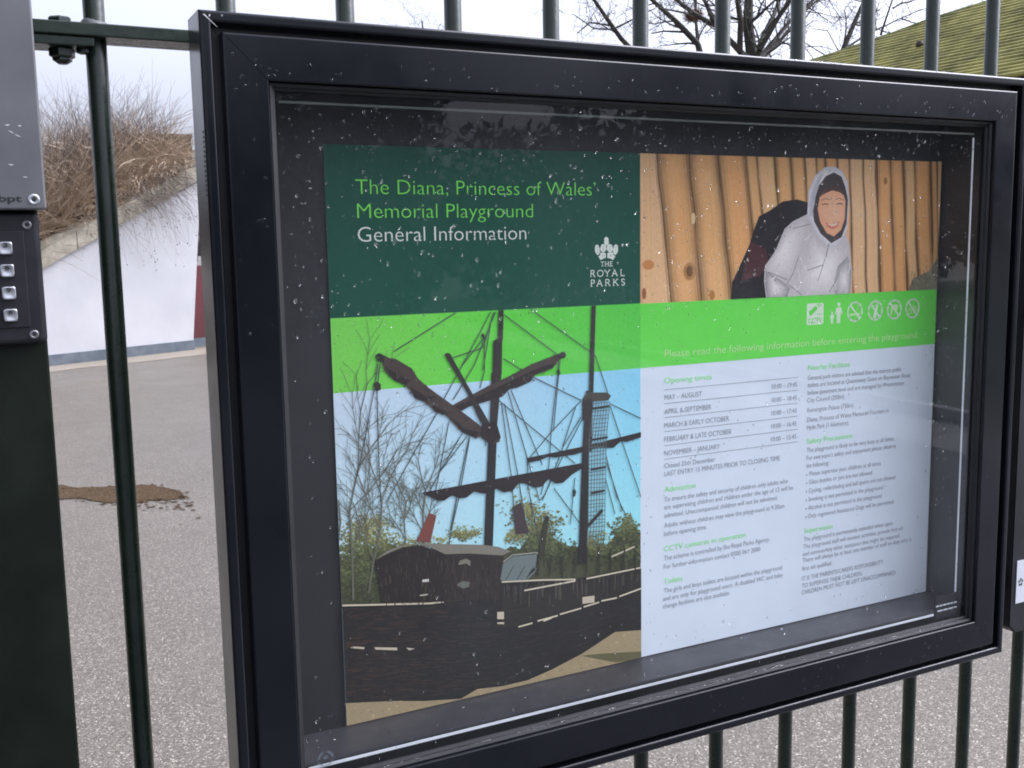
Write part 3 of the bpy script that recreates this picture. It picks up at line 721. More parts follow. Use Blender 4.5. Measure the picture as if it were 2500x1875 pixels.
# groove floor between rim and door, and the closed tub behind
tub = [(.0127, YS + .0128), (.0216, YS + .0128), (.0216, YS + .0142), (.0127, YS + .0142)]
for sd_ in ('top', 'right', 'bottom', 'left'):
    frame_side('groove_strip', (OX0, OX1, OZ0, OZ1), sd_, tub, M_gasket, nb)
PY = 1.0062                                   # poster plane
PX0, PX1, PZ0, PZ1 = 0.3135, 1.1636, EYE - 0.4945, EYE + 0.0995
IX0, IX1, IZ0, IZ1 = 0.232, PX1 + .0045, PZ0 - .0012, EYE + 0.152
YI = YS + .0175
tb = [(-.0, YI), (-.0, PY + .0010), (-.003, PY + .0010), (-.003, YI)]
for sd_, m_ in (('top', M_inside), ('right', M_inside), ('bottom', M_inside), ('left', M_inside)):
    frame_side('case_lining', (IX0, IX1, IZ0, IZ1), sd_, [(-a_, b_) if False else (a_, b_) for a_, b_ in tb], m_, nb)
box('back_panel', OX0 + .011, OX1 - .011, PY + .0012, PY + .010, OZ0 + .011, OZ1 - .011, M_back, nb)
bx_prof = [(.0126, YS + .0490), (.0145, YS + .0490), (.0145, PY + .0010), (.0126, PY + .0010)]
for sd_ in ('top', 'right', 'bottom', 'left'):
    frame_side('back_box_side', (OX0, OX1, OZ0, OZ1), sd_, bx_prof, M_frame, nb)
# glass pane
GX0, GX1, GZ0, GZ1 = DX0 + .0405, DX1 - .0405, DZ0 + .0405, DZ1 - .0405
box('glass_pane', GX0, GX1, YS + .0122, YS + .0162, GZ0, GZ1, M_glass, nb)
# inner clear sheet edges, the light they catch painted as white and dim strips
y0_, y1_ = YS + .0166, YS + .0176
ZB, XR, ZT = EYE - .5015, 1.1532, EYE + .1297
box('edge_glint', .2555, 1.1130, y0_, y1_, ZB - .0014, ZB + .0014, M_white, nb)
box('edge_glint', XR - .0011, XR + .0011, y0_, y1_, EYE - .4760, ZT - .0045, M_white, nb)
box('edge_glint', .2555, XR + .001, y0_, y1_, ZT - .0011, ZT + .0011, M_dull, nb)
# clip plate at the lower right corner of the sheet
clip = box('clip_plate', 1.1150, 1.1600, YS + .0164, YS + .0180, EYE - .5100, EYE - .4770, M_frame, nb, .0004)
for z_, a_, b_ in ((EYE - .4905, 1.1165, 1.1590), (EYE - .4975, 1.1195, 1.1560)):
    x = a_; 
    while x < b_ - .003:
        e = min(b_, x + rs.uniform(.004, .010)); box('clip_mark', x, e, YS + .0157 + .0005, YS + .0163, z_ - .0009, z_ + .0009, M_white, clip); x = e + .0015
# scratches at the mitre, slots along the case side, clamp knob behind
p = at_y(495, 34, YS - .0003); q = at_y(530, 66, YS - .0003)
vv = [p, p + Vector((.0012, 0, .0004)), q + Vector((.0002, 0, .0002)), q]; mesh('scratch', vv, [(0, 1, 2, 3)], M_chip, lip['top'])
for px, py in ((512, 38), (541, 38)):
    c = at_y(px, py, YS - .0004); vv = [c + Vector((rs.uniform(-1, 1) * .0012, 0, rs.uniform(-1, 1) * .0012)) for _ in range(3)] + [c + Vector((.0008, 0, .0011))]
    mesh('paint_chip', vv, [(0, 1, 2), (0, 2, 3)], M_chip, lip['top'])
bm = bmesh.new()
for i in range(14):
    z_ = EYE + .1000 - i * .0041; add_box(bm, OX0 - .0003, OX0 + .0004, YS + .0065, YS + .0090, z_ - .0011, z_ + .0011)
bm_obj('vent_slots', bm, M_ink, nb)
bm = bmesh.new(); c = at_y(470, 236, 1.0); lathe(bm, [(.0095, 0), (.0095, .004), (.0075, .0075), (.003, .0095)], (c.x + .012, 1.0, c.z), 'x', 16)
bmesh.ops.scale(bm, vec=(-1, 1, 1), space=Matrix.Translation((-(c.x + .012), 0, 0)), verts=bm.verts); bmesh.ops.recalc_face_normals(bm, faces=bm.faces)
bm_obj('clamp_knob', bm, M_green, nb, True)

# ------------------------------------------------------------------ poster
poster = thing('poster', 'printed information poster in green and white behind the noticeboard glass', 'poster', ((PX0 + PX1) / 2, PY, PZ0))
K = (PX1 - PX0) / 850.0
def P2(u, v, layer):                          # poster millimetres (from its top left) to world
    return Vector((PX0 + u * K, PY - 0.0004 - layer * 0.000008, PZ1 - v * (PZ1 - PZ0) / 594.0))
def px_mm(x, y):                              # photograph pixel to poster millimetres
    p = at_y(x, y, PY); return ((p.x - PX0) / K, (PZ1 - p.z) * 594.0 / (PZ1 - PZ0))
def clip_poly(poly, u0, u1, v0, v1):
    def cl(pl, f, inter):
        out = []
        for i in range(len(pl)):
            a_, b_ = pl[i - 1], pl[i]
            if f(b_):
                if not f(a_): out.append(inter(a_, b_))
                out.append(b_)
            elif f(a_): out.append(inter(a_, b_))
        return out
    def ix(c): return lambda a_, b_: (c, a_[1] + (b_[1] - a_[1]) * (c - a_[0]) / (b_[0] - a_[0]))
    def iy(c): return lambda a_, b_: (a_[0] + (b_[0] - a_[0]) * (c - a_[1]) / (b_[1] - a_[1]), c)
    for f, it in ((lambda p: p[0] >= u0, ix(u0)), (lambda p: p[0] <= u1, ix(u1)), (lambda p: p[1] >= v0, iy(v0)), (lambda p: p[1] <= v1, iy(v1))):
        if len(poly) < 3: return []
        poly = cl(poly, f, it)
    return poly
def mixc(a_, b_, t): return tuple(x + (y - x) * t for x, y in zip(a_, b_))
def inside(p, poly):
    c = False
    for i in range(len(poly)):
        a_, b_ = poly[i - 1], poly[i]
        if (a_[1] > p[1]) != (b_[1] > p[1]) and p[0] < (b_[0] - a_[0]) * (p[1] - a_[1]) / (b_[1] - a_[1]) + a_[0]: c = not c
    return c
class Art:
    def __init__(s, rect, conv=None): s.v = []; s.f = []; s.c = []; s.rect = rect; s.conv = conv; s.layer = 1; s.rnd = random.Random(2)
    def poly(s, pts, col, dl=1, raw=False):
        if s.conv and not raw: pts = [s.conv(*p) for p in pts]
        pts = clip_poly([tuple(p) for p in pts], *s.rect)
        if len(pts) < 3: return
        base_ = s.layer
        if isinstance(dl, tuple): s.layer = base_ + s.rnd.random() * dl[1]
        else: s.layer += dl
        k = len(s.v)
        tri = tessellate_polygon([[Vector((p[0], p[1], 0)) for p in pts]])
        s.v += [P2(p[0], p[1], s.layer) for p in pts]; s.c += [col] * len(pts)
        for t in tri:
            a_, b_, c_ = [pts[j] for j in t]
            # face the viewer (-Y): v is downwards
            cr = (b_[0] - a_[0]) * (c_[1] - a_[1]) - (b_[1] - a_[1]) * (c_[0] - a_[0])
            s.f.append(tuple(k + j for j in (t if cr < 0 else t[::-1])))
        if isinstance(dl, tuple): s.layer = base_
    def stroke(s, pts, w, col, dl=0.0, raw=False, w2=None):
        if s.conv and not raw:
            sc = 0.0; pts = [s.conv(*p) for p in pts]
        for i in range(len(pts) - 1):
            a_, b_ = Vector(pts[i]), Vector(pts[i + 1]); d = b_ - a_
            if d.length < 1e-6: continue
            d.normalize(); n_ = Vector((-d.y, d.x)); wa = w / 2; wb_ = (w2 or w) / 2
            e = d * wa * .6
            s.poly([a_ - e + n_ * wa, b_ + e + n_ * wb_, b_ + e - n_ * wb_, a_ - e - n_ * wa], col, dl, raw=True)
    def grad(s, u0, u1, v0, v1, cf, nu=8, nv=8):
        s.layer += 1; k = len(s.v)
        for j in range(nv + 1):
            for i in range(nu + 1):
                u = u0 + (u1 - u0) * i / nu; v = v0 + (v1 - v0) * j / nv
                s.v.append(P2(u, v, s.layer)); s.c.append(cf(i / nu, j / nv))
        for j in range(nv):
            for i in range(nu):
                a_ = k + j * (nu + 1) + i; s.f.append((a_, a_ + nu + 1, a_ + nu + 2, a_ + 1))
    def soft(s, pts, c0, c1, n=6, shrink=.75, off=(0, 0)):
        s.poly(pts, c0); cx = sum(p[0] for p in pts) / len(pts) + off[0]; cy = sum(p[1] for p in pts) / len(pts) + off[1]
        for k in range(1, n + 1):
            t = k / n; f = 1 - shrink * t
            s.poly([(cx + (p[0] - cx) * f, cy + (p[1] - cy) * f) for p in pts], mixc(c0, c1, t), .12)
    def build(s, name, parent, mat=None): return mesh(name, s.v, s.f, mat or M_print, parent, cols=s.c)
MID = 368.0
sheet_o = mesh('paper_sheet', [(PX0, PY - .0002, PZ0), (PX1, PY - .0002, PZ0), (PX1, PY - .0002, PZ1), (PX0, PY - .0002, PZ1), (PX0, PY + .0002, PZ0), (PX1, PY + .0002, PZ0), (PX1, PY + .0002, PZ1), (PX0, PY + .0002, PZ1)],
    [(0, 1, 2, 3), (7, 6, 5, 4), (0, 4, 5, 1), (1, 5, 6, 2), (2, 6, 7, 3), (3, 7, 4, 0)], flat_mat('poster_paper', (.81, .88, .94), .45), poster)
# flat colour fields
A = Art((0, 850, 0, 594))
A.poly([(0, 0), (MID, 0), (MID, 169), (0, 169)], pc(16, 70, 60))
A.build('dark_green_field', poster)
A = Art((0, 850, 0, 594)); A.poly([(MID, 169.5), (850, 169.5), (850, 244), (MID, 244)], pc(88, 196, 78)); A.build('bright_green_band', poster)

# --- ship photograph ---------------------------------------------------------
def c7(x, y): return px_mm(780 + x / 2.765, 740 + y / 2.765)
def c8(pts): return [(x, y + 1271.9) for x, y in pts]
A = Art((0, MID, 169, 594), c7)
sk = {(0, 0): pc(190, 206, 238), (1, 0): pc(108, 178, 226), (0, 1): pc(172, 212, 236), (1, 1): pc(132, 202, 224)}
def skyc(a_, b_): return mixc(mixc(sk[(0, 0)], sk[(1, 0)], a_ ** 1.3), mixc(sk[(0, 1)], sk[(1, 1)], a_), b_)
A.grad(0, MID, 169, 594, lambda a_, b_: skyc(a_, min(1, b_ * 1.6)))
ga, gb, gm = pc(104, 186, 82), pc(74, 178, 70), pc(86, 190, 66)
A.grad(0, MID, 169, 244, lambda a_, b_: mixc(mixc(ga, gm, min(1, a_ * 2)), gb, max(0, a_ * 1.4 - .4)))
rs = random.Random(19)
def foliage(cx, cy, rx, ry, n, cols, size=(5, 16)):
    lobes = [(rs.uniform(-.65, .65), rs.uniform(-.7, .6), rs.uniform(.22, .5)) for _ in range(9)] + [(0, .1, .6), (0, .35, .6)]
    for i in range(int(n * 1.25)):
        lx, ly, lr = rs.choice(lobes)
        x, y = cx + rx * (lx + rs.gauss(0, lr * .62)), cy + ry * (ly + rs.gauss(0, lr * .62)); s_ = rs.uniform(*size) * rs.choice((.5, .8, 1))
        lit = max(0, min(.999, .5 - (y - cy) / (ry * 2.2) + rs.uniform(-.35, .35)))
        cl = sorted(cols, key=sum)
        A.poly([(x + s_ * rs.uniform(.4, 1.3) * math.cos(t), y + s_ * rs.uniform(.4, 1.1) * math.sin(t)) for t in (0, 1.3, 2.6, 3.9, 5.2)], cl[int(lit * len(cl))], ('r', 8))
    A.layer += 8.5
def twigs(x, y, ang, L, w, depth):
    n = 3; 
    for i in range(n):
        x2, y2 = x + L / n * math.cos(ang), y - L / n * math.sin(ang)
        A.stroke([(x, y), (x2, y2)], w * .8, pc(88, 92, 88), 0.02)
        x, y = x2, y2; ang += rs.gauss(0, .12)
        if depth: 
            for sg in (-1, 1):
                if rs.random() < .85: twigs(x, y, ang + sg * rs.uniform(.25, .6), L * rs.uniform(.4, .65), max(.25, w * .6), depth - 1)
GR = [pc(104, 110, 74), pc(86, 94, 62), pc(122, 128, 88), pc(96, 100, 72), pc(76, 84, 58), pc(138, 146, 108)]
DG = [pc(66, 74, 54), pc(54, 62, 46), pc(78, 88, 60), pc(50, 54, 44), pc(90, 100, 70)]
TK = [pc(128, 136, 138), pc(112, 120, 118), pc(146, 154, 158)]
UND = pc(62, 68, 52)
A.poly([(90, 2060), (90, 1760), (150, 1690), (230, 1720), (300, 1640), (390, 1660), (470, 1620), (560, 1660), (640, 1640), (760, 1700), (900, 1690), (1000, 1660), (1090, 1690), (1200, 1700), (1290, 1640), (1350, 1660), (1420, 1560), (1520, 1530), (1600, 1600), (1680, 1640), (1760, 1650), (1850, 1600), (1930, 1640), (2000, 1560), (2080, 1520), (2190, 1560), (2190, 1900), (1200, 2060)], UND)
foliage(380, 1560, 240, 165, 1100, GR, (5, 13)); foliage(300, 1640, 200, 120, 500, GR + DG, (6, 15)); foliage(250, 1830, 230, 230, 1000, DG, (7, 18)); foliage(980, 1560, 110, 60, 380, GR, (5, 11)); foliage(700, 1640, 220, 70, 420, GR, (5, 12))
foliage(1480, 1500, 200, 170, 1100, GR[:4] + DG[:3], (5, 14)); foliage(1330, 1590, 90, 80, 260, GR, (5, 12)); foliage(2070, 1530, 120, 125, 560, DG + GR[:2], (5, 13)); foliage(1560, 1660, 190, 120, 600, DG, (6, 16)); foliage(1980, 1690, 240, 100, 600, DG, (6, 16)); foliage(1840, 1620, 110, 90, 240, GR, (5, 12))
for (x, y, L) in ((225, 2000, 900), (700, 1700, 430), (330, 1950, 640), (120, 1750, 420), (560, 1720, 380)): twigs(x, y, math.pi / 2 + rs.gauss(0, .08), L, 2.4, 3)
ROPE = pc(64, 72, 76)
for r_ in [[(915, 65), (500, 325)], [(1150, 60), (1085, 190), (840, 640), (790, 740), (640, 1000), (450, 1340)], [(1175, 60), (1100, 300), (890, 370)], [(1185, 60), (1040, 420), (900, 650)], [(1110, 230), (1110, 460), (1080, 570)],
           [(1245, 80), (1600, 345)], [(1420, 40), (1820, 325), (1860, 360), (1940, 600)], [(1240, 375), (1440, 500), (1760, 655)], [(1960, 680), (2170, 780)], [(1960, 700), (2020, 880), (2170, 1320)],
           [(1205, 655), (1430, 840), (1720, 1080)], [(1270, 600), (1400, 1050), (1480, 1330)], [(1225, 680), (1290, 1160), (1310, 1400)], [(1245, 680), (1330, 1130), (1400, 1560)], [(1290, 590), (1500, 1090)], [(1610, 380), (1605, 480), (1560, 860), (1545, 1100), (1490, 1290)], [(1620, 390), (1610, 490), (1575, 860)],
           [(390, 410), (370, 560), (300, 930), (250, 1170)], [(405, 410), (385, 590), (395, 1000), (410, 1340)], [(870, 800), (800, 1170), (780, 1260)], [(960, 880), (830, 1100), (740, 1270)], [(1030, 800), (950, 1170), (880, 1530)], [(990, 900), (800, 1150)], [(1010, 910), (940, 1300), (880, 1560), (850, 1740)],
           [(1760, 660), (1560, 870), (1400, 1060)], [(1760, 770), (1640, 970), (1520, 1290), (1480, 1330)], [(1765, 790), (1590, 1130), (1500, 1330)], [(1725, 700), (1640, 960)], [(1930, 1030), (2000, 1300), (2060, 1420)], [(1935, 1080), (2040, 1400)], [(1925, 1180), (1990, 1420)], [(1580, 1250), (1750, 1480)], [(1720, 1180), (1690, 1480)],
           [(1400, 1060), (1405, 1250), (1500, 1700)], [(1110, 230), (960, 420)], [(1150, 150), (1100, 450)], [(920, 1330), (850, 1750), (830, 1880)]]:
    A.stroke(r_, 1.15, ROPE, 0.03)
DK = pc(46, 44, 46); DK2 = pc(38, 38, 40); SAIL = pc(62, 55, 55); SAIL2 = pc(40, 36, 38)
A.poly([(1205, 40), (1240, 40), (1234, 250), (1200, 250)], DK)
A.poly([(1170, 255), (1195, 240), (1230, 238), (1226, 480), (1165, 475)], DK)
A.poly([(1158, 470), (1225, 470), (1195, 830), (1145, 830)], DK)
A.poly([(1140, 820), (1196, 820), (1166, 1640), (1107, 1640)], DK2)
A.poly([(1833, -10), (1862, -10), (1845, 600), (1815, 600)], DK)
A.poly([(1795, 590), (1842, 590), (1832, 1000), (1770, 1000)], DK)
A.poly([(1770, 1000), (1816, 1000), (1803, 1760), (1742, 1760)], DK2)
A.poly([(890, 690), (1000, 630), (1150, 550), (1280, 490), (1430, 410), (1560, 360), (1600, 345), (1650, 325), (1660, 350), (1610, 385), (1570, 440), (1450, 485), (1420, 530), (1330, 570), (1280, 580), (1230, 630), (1180, 645), (1000, 700), (960, 725), (900, 720)], SAIL)
A.poly([(895, 705), (1150, 590), (1440, 450), (1580, 400), (1560, 445), (1450, 482), (1420, 530), (1330, 568), (1280, 580), (1230, 630), (1000, 700), (960, 722)], SAIL2)
A.poly([(375, 350), (400, 335), (470, 370), (510, 375), (620, 440), (660, 505), (720, 560), (830, 640), (900, 690), (1010, 770), (1100, 840), (1220, 900), (1210, 935), (1150, 955), (1080, 900), (1050, 910), (960, 870), (880, 790), (850, 755), (780, 735), (735, 690), (700, 665), (640, 640), (605, 580), (580, 555), (500, 520), (440, 460), (425, 410)], SAIL)
for q in ([(440, 430), (600, 520), (640, 490), (580, 553), (500, 520)], [(605, 560), (730, 640), (780, 620), (730, 665), (640, 640)], [(735, 670), (860, 740), (900, 720), (850, 755), (780, 735)], [(880, 770), (1000, 850), (1080, 870), (1050, 908), (960, 870)]): A.poly(q, SAIL2)
S1P = [(375, 350), (470, 370), (510, 375), (620, 440), (720, 560), (900, 690), (1100, 840), (1220, 900), (1150, 955), (1050, 910), (960, 870), (850, 755), (735, 690), (640, 640), (580, 555), (440, 460)]
S2P = [(890, 690), (1150, 550), (1430, 410), (1650, 325), (1570, 440), (1420, 530), (1280, 580), (1180, 645), (960, 725)]
for i in range(700):
    x, y = rs.uniform(380, 1650), rs.uniform(330, 950)
    if not (inside((x, y), S1P) or inside((x, y), S2P)): continue
    a_ = (1.0 if inside((x, y), S1P) else -.9) + rs.gauss(0, .5); l_ = rs.uniform(8, 30); t_ = rs.random()
    A.stroke([(x, y), (x + l_ * math.cos(a_), y + l_ * math.sin(a_))], rs.uniform(.5, 1.4), mixc(pc(34, 31, 33), pc(88, 80, 78), t_ ** 1.6), ('r', 4))
A.layer += 4.5
A.poly([(840, 345), (858, 334), (878, 340), (1000, 560), (1140, 800), (1150, 850), (1095, 830), (990, 600)], DK)
A.poly([(1090, 820), (1190, 800), (1220, 905), (1150, 955), (1080, 890)], SAIL2)
A.poly([(690, 1285), (700, 1275), (1780, 1075), (1790, 1100), (1700, 1155), (1640, 1210), (1590, 1215), (1540, 1185), (1500, 1235), (1450, 1245), (1380, 1215), (1340, 1215), (1300, 1265), (1240, 1275), (1190, 1250), (1110, 1285), (1040, 1270), (990, 1310), (940, 1315), (890, 1295), (840, 1330), (790, 1330), (740, 1305)], SAIL2)
A.poly([(1390, 1045), (1780, 965), (2180, 865), (2180, 900), (2070, 935), (2030, 930), (1980, 975), (1920, 975), (1880, 975), (1830, 985), (1720, 1020), (1640, 1030), (1590, 1040), (1540, 1035), (1480, 1060), (1410, 1075)], SAIL2)
A.poly([(1770, 650), (1800, 602), (1940, 602), (1962, 625), (1945, 655), (1850, 662), (1790, 690)], pc(62, 62, 60))
A.poly([(1770, 660), (1830, 640), (1835, 800), (1770, 790)], DK)
NET = pc(84, 96, 104)
for i in range(7):
    t = i / 6; A.stroke([(1845 + 110 * t, 670), (1815 + 115 * t, 920), (1808 + 112 * t, 1500), (1800 + 112 * t, 1640)], .9, NET, 0.03)
for j in range(34):
    y = 680 + j * 27; o_ = (1845 - (y - 670) * .12) if y < 920 else 1812
    A.stroke([(o_, y + rs.uniform(-6, 6)), (o_ + 112, y - 12 + rs.uniform(-6, 6))], .8, NET, 0.03)
for y in (700, 910, 1110, 1270): A.stroke([(1830, y + 12), (1950 - (y - 700) * .06, y - 6)], 2.6, DK, .03)
A.poly([(360, 540), (385, 528), (410, 545), (410, 585), (385, 592), (362, 580)], DK); A.poly([(1085, 215), (1100, 200), (1112, 220), (1100, 240)], DK); A.poly([(1595, 455), (1610, 445), (1622, 470), (1608, 498)], DK); A.poly([(1703, 1265), (1715, 1250), (1728, 1270), (1720, 1305), (1706, 1300)], DK)
A.poly([(1598, 350), (1640, 330), (1662, 350), (1650, 370), (1610, 372)], DK2); A.poly([(372, 355), (400, 335), (440, 365), (425, 400), (390, 390)], DK2)
A.poly([(1775, 1520), (1900, 1385), (1910, 1405), (1790, 1535)], DK)
A.poly(c8([(650, 335), (735, 140), (785, 160), (745, 340)]), pc(104, 62, 58)); A.poly(c8([(1300, 105), (1355, 70), (1410, 275), (1320, 285)]), pc(58, 50, 56)); A.poly(c8([(1470, 430), (1520, 160), (1545, 165), (1510, 440)]), pc(48, 50, 44))
# hull, sand, cabin
SAND = pc(134, 126, 104)
A.poly(c8([(40, 1380), (500, 1370), (950, 1350), (1230, 1290), (1560, 1180), (1770, 1070), (1990, 930), (2190, 900), (2190, 1200), (170, 1700), (40, 1700)]), SAND)
for i in range(1100):
    x = rs.uniform(100, 2160); y = rs.uniform(900, 1560); s_ = rs.uniform(2, 9)
    A.poly(c8([(x, y), (x + s_ * 2, y - s_ * .5), (x + s_ * 3, y + s_ * .1), (x + s_, y + s_ * .4)]), rs.choice([pc(136, 126, 98), pc(172, 160, 130), pc(120, 112, 84)]), ('r', 3))
A.layer += 3.5
A.poly(c8([(1760, 1105), (1900, 1090), (2170, 1075), (2170, 1130), (1990, 1150), (1860, 1125)]), pc(84, 84, 64))
A.poly(c8([(40, 770), (140, 768), (420, 760), (820, 742), (1100, 720), (1210, 605), (1700, 590), (2190, 500), (2190, 930), (1990, 945), (1770, 1090), (1560, 1200), (1400, 1270), (1230, 1310), (1060, 1330), (950, 1395), (700, 1410), (500, 1410), (160, 1425), (40, 1425)]), pc(32, 33, 35))
A.poly(c8([(1230, 640), (1700, 610), (2190, 520), (2190, 640), (1760, 780), (1340, 910), (1230, 900)]), pc(40, 40, 40))
HULL = c8([(40, 790), (1180, 740), (1240, 650), (2190, 540), (2190, 900), (1990, 930), (1560, 1180), (1060, 1310), (700, 1395), (40, 1400)])
for i in range(2600):
    x, y = rs.uniform(0, 2180), rs.uniform(1800, 2700)
    if not inside((x, y), HULL): continue
    sl = -.22 if x > 1200 else -.03; L_ = rs.uniform(15, 90); h_ = rs.uniform(2, 8); t_ = rs.random(); wm = max(0, 1 - x / 1300)
    A.poly([(x, y), (x + L_, y + sl * L_), (x + L_, y + sl * L_ + h_), (x, y + h_)], pc(*[32 + 14 * t_ + 14 * wm, 32 + 11 * t_ + 4 * wm, 33 + 9 * t_]), ('r', 6))
A.layer += 6.5
for i in range(70):
    x = rs.uniform(1240, 2170); y0_ = 1271.9 + 610 - (x - 1210) * .11 + rs.uniform(-10, 60)
    A.stroke([(x, y0_), (x + rs.uniform(-8, 8), y0_ + rs.uniform(40, 150))], rs.uniform(.6, 1.8), pc(*rs.choice([(30, 30, 31), (66, 64, 60), (54, 54, 56)])), .01)
for q in ([(145, 766), (740, 752), (830, 742)], [(1210, 608), (1480, 595), (1720, 590)], [(1380, 665), (1720, 600)], [(1800, 585), (2170, 510)], [(1470, 870), (1600, 835)], [(1620, 825), (1760, 785)], [(1780, 775), (1880, 745)], [(1900, 735), (2000, 715)], [(2020, 705), (2170, 650)], [(1340, 910), (1430, 885)], [(1510, 870), (1560, 850)], [(1960, 440), (2120, 370)]):
    A.stroke(c8(q), 1.7, pc(178, 176, 164), 0.03)
for q in ([(205, 1052), (225, 1042), (300, 1047), (297, 1060)], [(365, 1047), (520, 1050), (520, 1068), (375, 1063)], [(580, 1050), (640, 1057), (600, 1068)], [(1195, 810), (1240, 808), (1240, 858), (1195, 858)], [(1195, 880), (1242, 878), (1240, 892), (1195, 890)], [(1770, 710), (1850, 700), (1850, 745), (1770, 755)]): A.poly(c8(q), pc(165, 162, 152))
A.poly(c8([(370, 455), (420, 745), (1215, 722), (1240, 420), (800, 380)]), pc(42, 38, 38))
A.poly(c8([(370, 458), (450, 398), (560, 357), (660, 347), (1100, 357), (1200, 370), (1285, 400), (1230, 428), (1000, 415), (845, 420), (740, 372), (660, 352), (560, 370), (450, 418)]), pc(108, 108, 104))
A.poly(c8([(380, 460), (450, 420), (560, 376), (660, 358), (760, 388), (838, 425), (850, 740), (425, 745)]), pc(36, 33, 33))
for i in range(420):
    x, y = rs.uniform(380, 1230), rs.uniform(360, 730)
    if not inside((x, y), [(400, 470), (560, 380), (660, 362), (830, 420), (1225, 425), (1210, 715), (425, 735)]): continue
    A.stroke(c8([(x, y), (x + rs.uniform(-4, 4), y + rs.uniform(15, 60))]), rs.uniform(.5, 1.5), mixc(pc(28, 26, 26), pc(62, 54, 50), rs.random() ** 1.5), ('r', 3))
A.layer += 3.5
A.poly(c8([(690, 592), (733, 586), (733, 606), (690, 608)]), pc(170, 175, 178)); A.poly(c8([(672, 695), (725, 688), (728, 694), (676, 702)]), pc(170, 170, 165))
A.poly(c8([(930, 490), (945, 462), (985, 450), (1015, 465), (1012, 500), (985, 482), (950, 490)]), pc(104, 106, 100)); A.poly(c8([(920, 625), (960, 600), (1010, 608), (1005, 640), (960, 652)]), pc(84, 92, 88))
A.poly(c8([(1215, 595), (1235, 475), (1300, 428), (1465, 412), (1450, 540), (1400, 590), (1290, 600)]), pc(92, 106, 112)); A.stroke(c8([(1405, 562), (1450, 515)]), 2.4, pc(190, 196, 196)); A.stroke(c8([(1240, 470), (1300, 428), (1465, 412)]), 2, pc(150, 156, 150))
for a_ in (1255, 1330, 1390): A.stroke(c8([(a_, 590), (a_ + 50, 500)]), 1.2, pc(60, 66, 68), .03)
for i in range(9): 
    x = 1470 + i * 82; A.stroke(c8([(x, 560 - i * 5), (x + rs.uniform(-10, 20), 420 - i * 6 + rs.uniform(-30, 40))]), rs.uniform(1.2, 2.6), pc(46, 47, 44), .03)
A.build('ship_photograph', poster, M_photo)

# --- child photograph --------------------------------------------------------
def cB(x, y): return px_mm(1540 + x / 2.836, 350 + y / 2.836)
A = Art((MID, 850, 0, 169.5), cB)
A.poly([(40, 40), (2200, 100), (2200, 1100), (40, 1120)], pc(96, 72, 50))
tops = [50, 172, 395, 592, 780, 862, 985, 1095, 1192, 1272, 1335, 1420, 1505, 1602, 1690, 1785, 1875, 1955, 2065, 2112, 2160]
bots = [62, 276, 486, 696, 880, 960, 1060, 1150, 1240, 1310, 1380, 1460, 1535, 1632, 1722, 1825, 1912, 1985, 2080, 2120, 2160]
rs = random.Random(23)
for i in range(len(tops) - 1):
    t0, t1, b0, b1 = tops[i] + (10 if i else 0), tops[i + 1], bots[i] + (10 if i else 0), bots[i + 1]
    base = rs.uniform(.86, 1.04)
    hue = rs.choice([(224, 184, 140), (212, 168, 120), (228, 190, 152), (204, 160, 114), (216, 166, 116)])
    ns = 11; wob = [rs.uniform(-8, 8) for _ in range(6)]
    for k in range(ns):
        sh = base * (0.66 + 0.42 * math.sin(math.pi * (k + .45) / (ns + .4)) ** .8 - (0.10 if k == ns - 1 else 0))
        col = pc(*[min(255, h_ * sh) for h_ in hue])
        L_, R_ = [], []
        for j in range(6):
            f = j / 5; y = 30 + f * 1090; wv = wob[j] if 0 < j < 5 else 0
            L_.append((t0 + (t1 - t0) * k / ns + ((b0 + (b1 - b0) * k / ns) - (t0 + (t1 - t0) * k / ns)) * f + wv, y))
            R_.append((t0 + (t1 - t0) * (k + 1) / ns + ((b0 + (b1 - b0) * (k + 1) / ns) - (t0 + (t1 - t0) * (k + 1) / ns)) * f + wv, y))
        A.poly(L_ + R_[::-1], col, 0.1)
    for g_ in range(14):
        f = rs.uniform(.08, .92); x = t0 + (t1 - t0) * f; A.stroke([(x, 60), (x + (b0 - t0) * .5 + rs.uniform(-8, 8), 560), (x + (b0 - t0), 1080)], rs.uniform(.25, .6), pc(*[h_ * rs.uniform(.80, .96) for h_ in hue]), .05)
def oval(cx, cy, rx, ry, col, dl=.3, n=14): A.poly([(cx + rx * math.cos(6.2832 * i / n), cy + ry * math.sin(6.2832 * i / n)) for i in range(n)], col, dl)
oval(405, 885, 42, 62, pc(150, 112, 70)); oval(405, 885, 24, 40, pc(98, 72, 46)); oval(120, 840, 40, 34, pc(170, 120, 76)); oval(90, 1040, 14, 40, pc(128, 84, 56)); oval(560, 1050, 18, 34, pc(150, 105, 60)); oval(1760, 260, 12, 26, pc(140, 100, 64)); oval(430, 520, 14, 40, pc(206, 184, 150))
A.poly([(1905, 1040), (1950, 935), (2060, 885), (2130, 780), (2180, 770), (2180, 1040)], pc(104, 104, 92))
for i in range(60): 
    x, y = rs.uniform(1930, 2140), rs.uniform(860, 1010); A.stroke([(x, y), (x + rs.uniform(-14, 14), y - rs.uniform(15, 40))], .6, rs.choice([pc(78, 78, 70), pc(140, 136, 118)]), .02)
A.poly([(700, 960), (760, 830), (820, 700), (850, 600), (885, 505), (960, 465), (1050, 402), (1150, 388), (1225, 410), (1300, 700), (1000, 940), (960, 1100), (690, 1100)], pc(30, 29, 34))
A.poly([(830, 680), (930, 730), (950, 830), (890, 920), (760, 950), (790, 830)], pc(62, 36, 42))
H1, H2, H3 = pc(188, 188, 200), pc(164, 164, 176), pc(208, 210, 224)
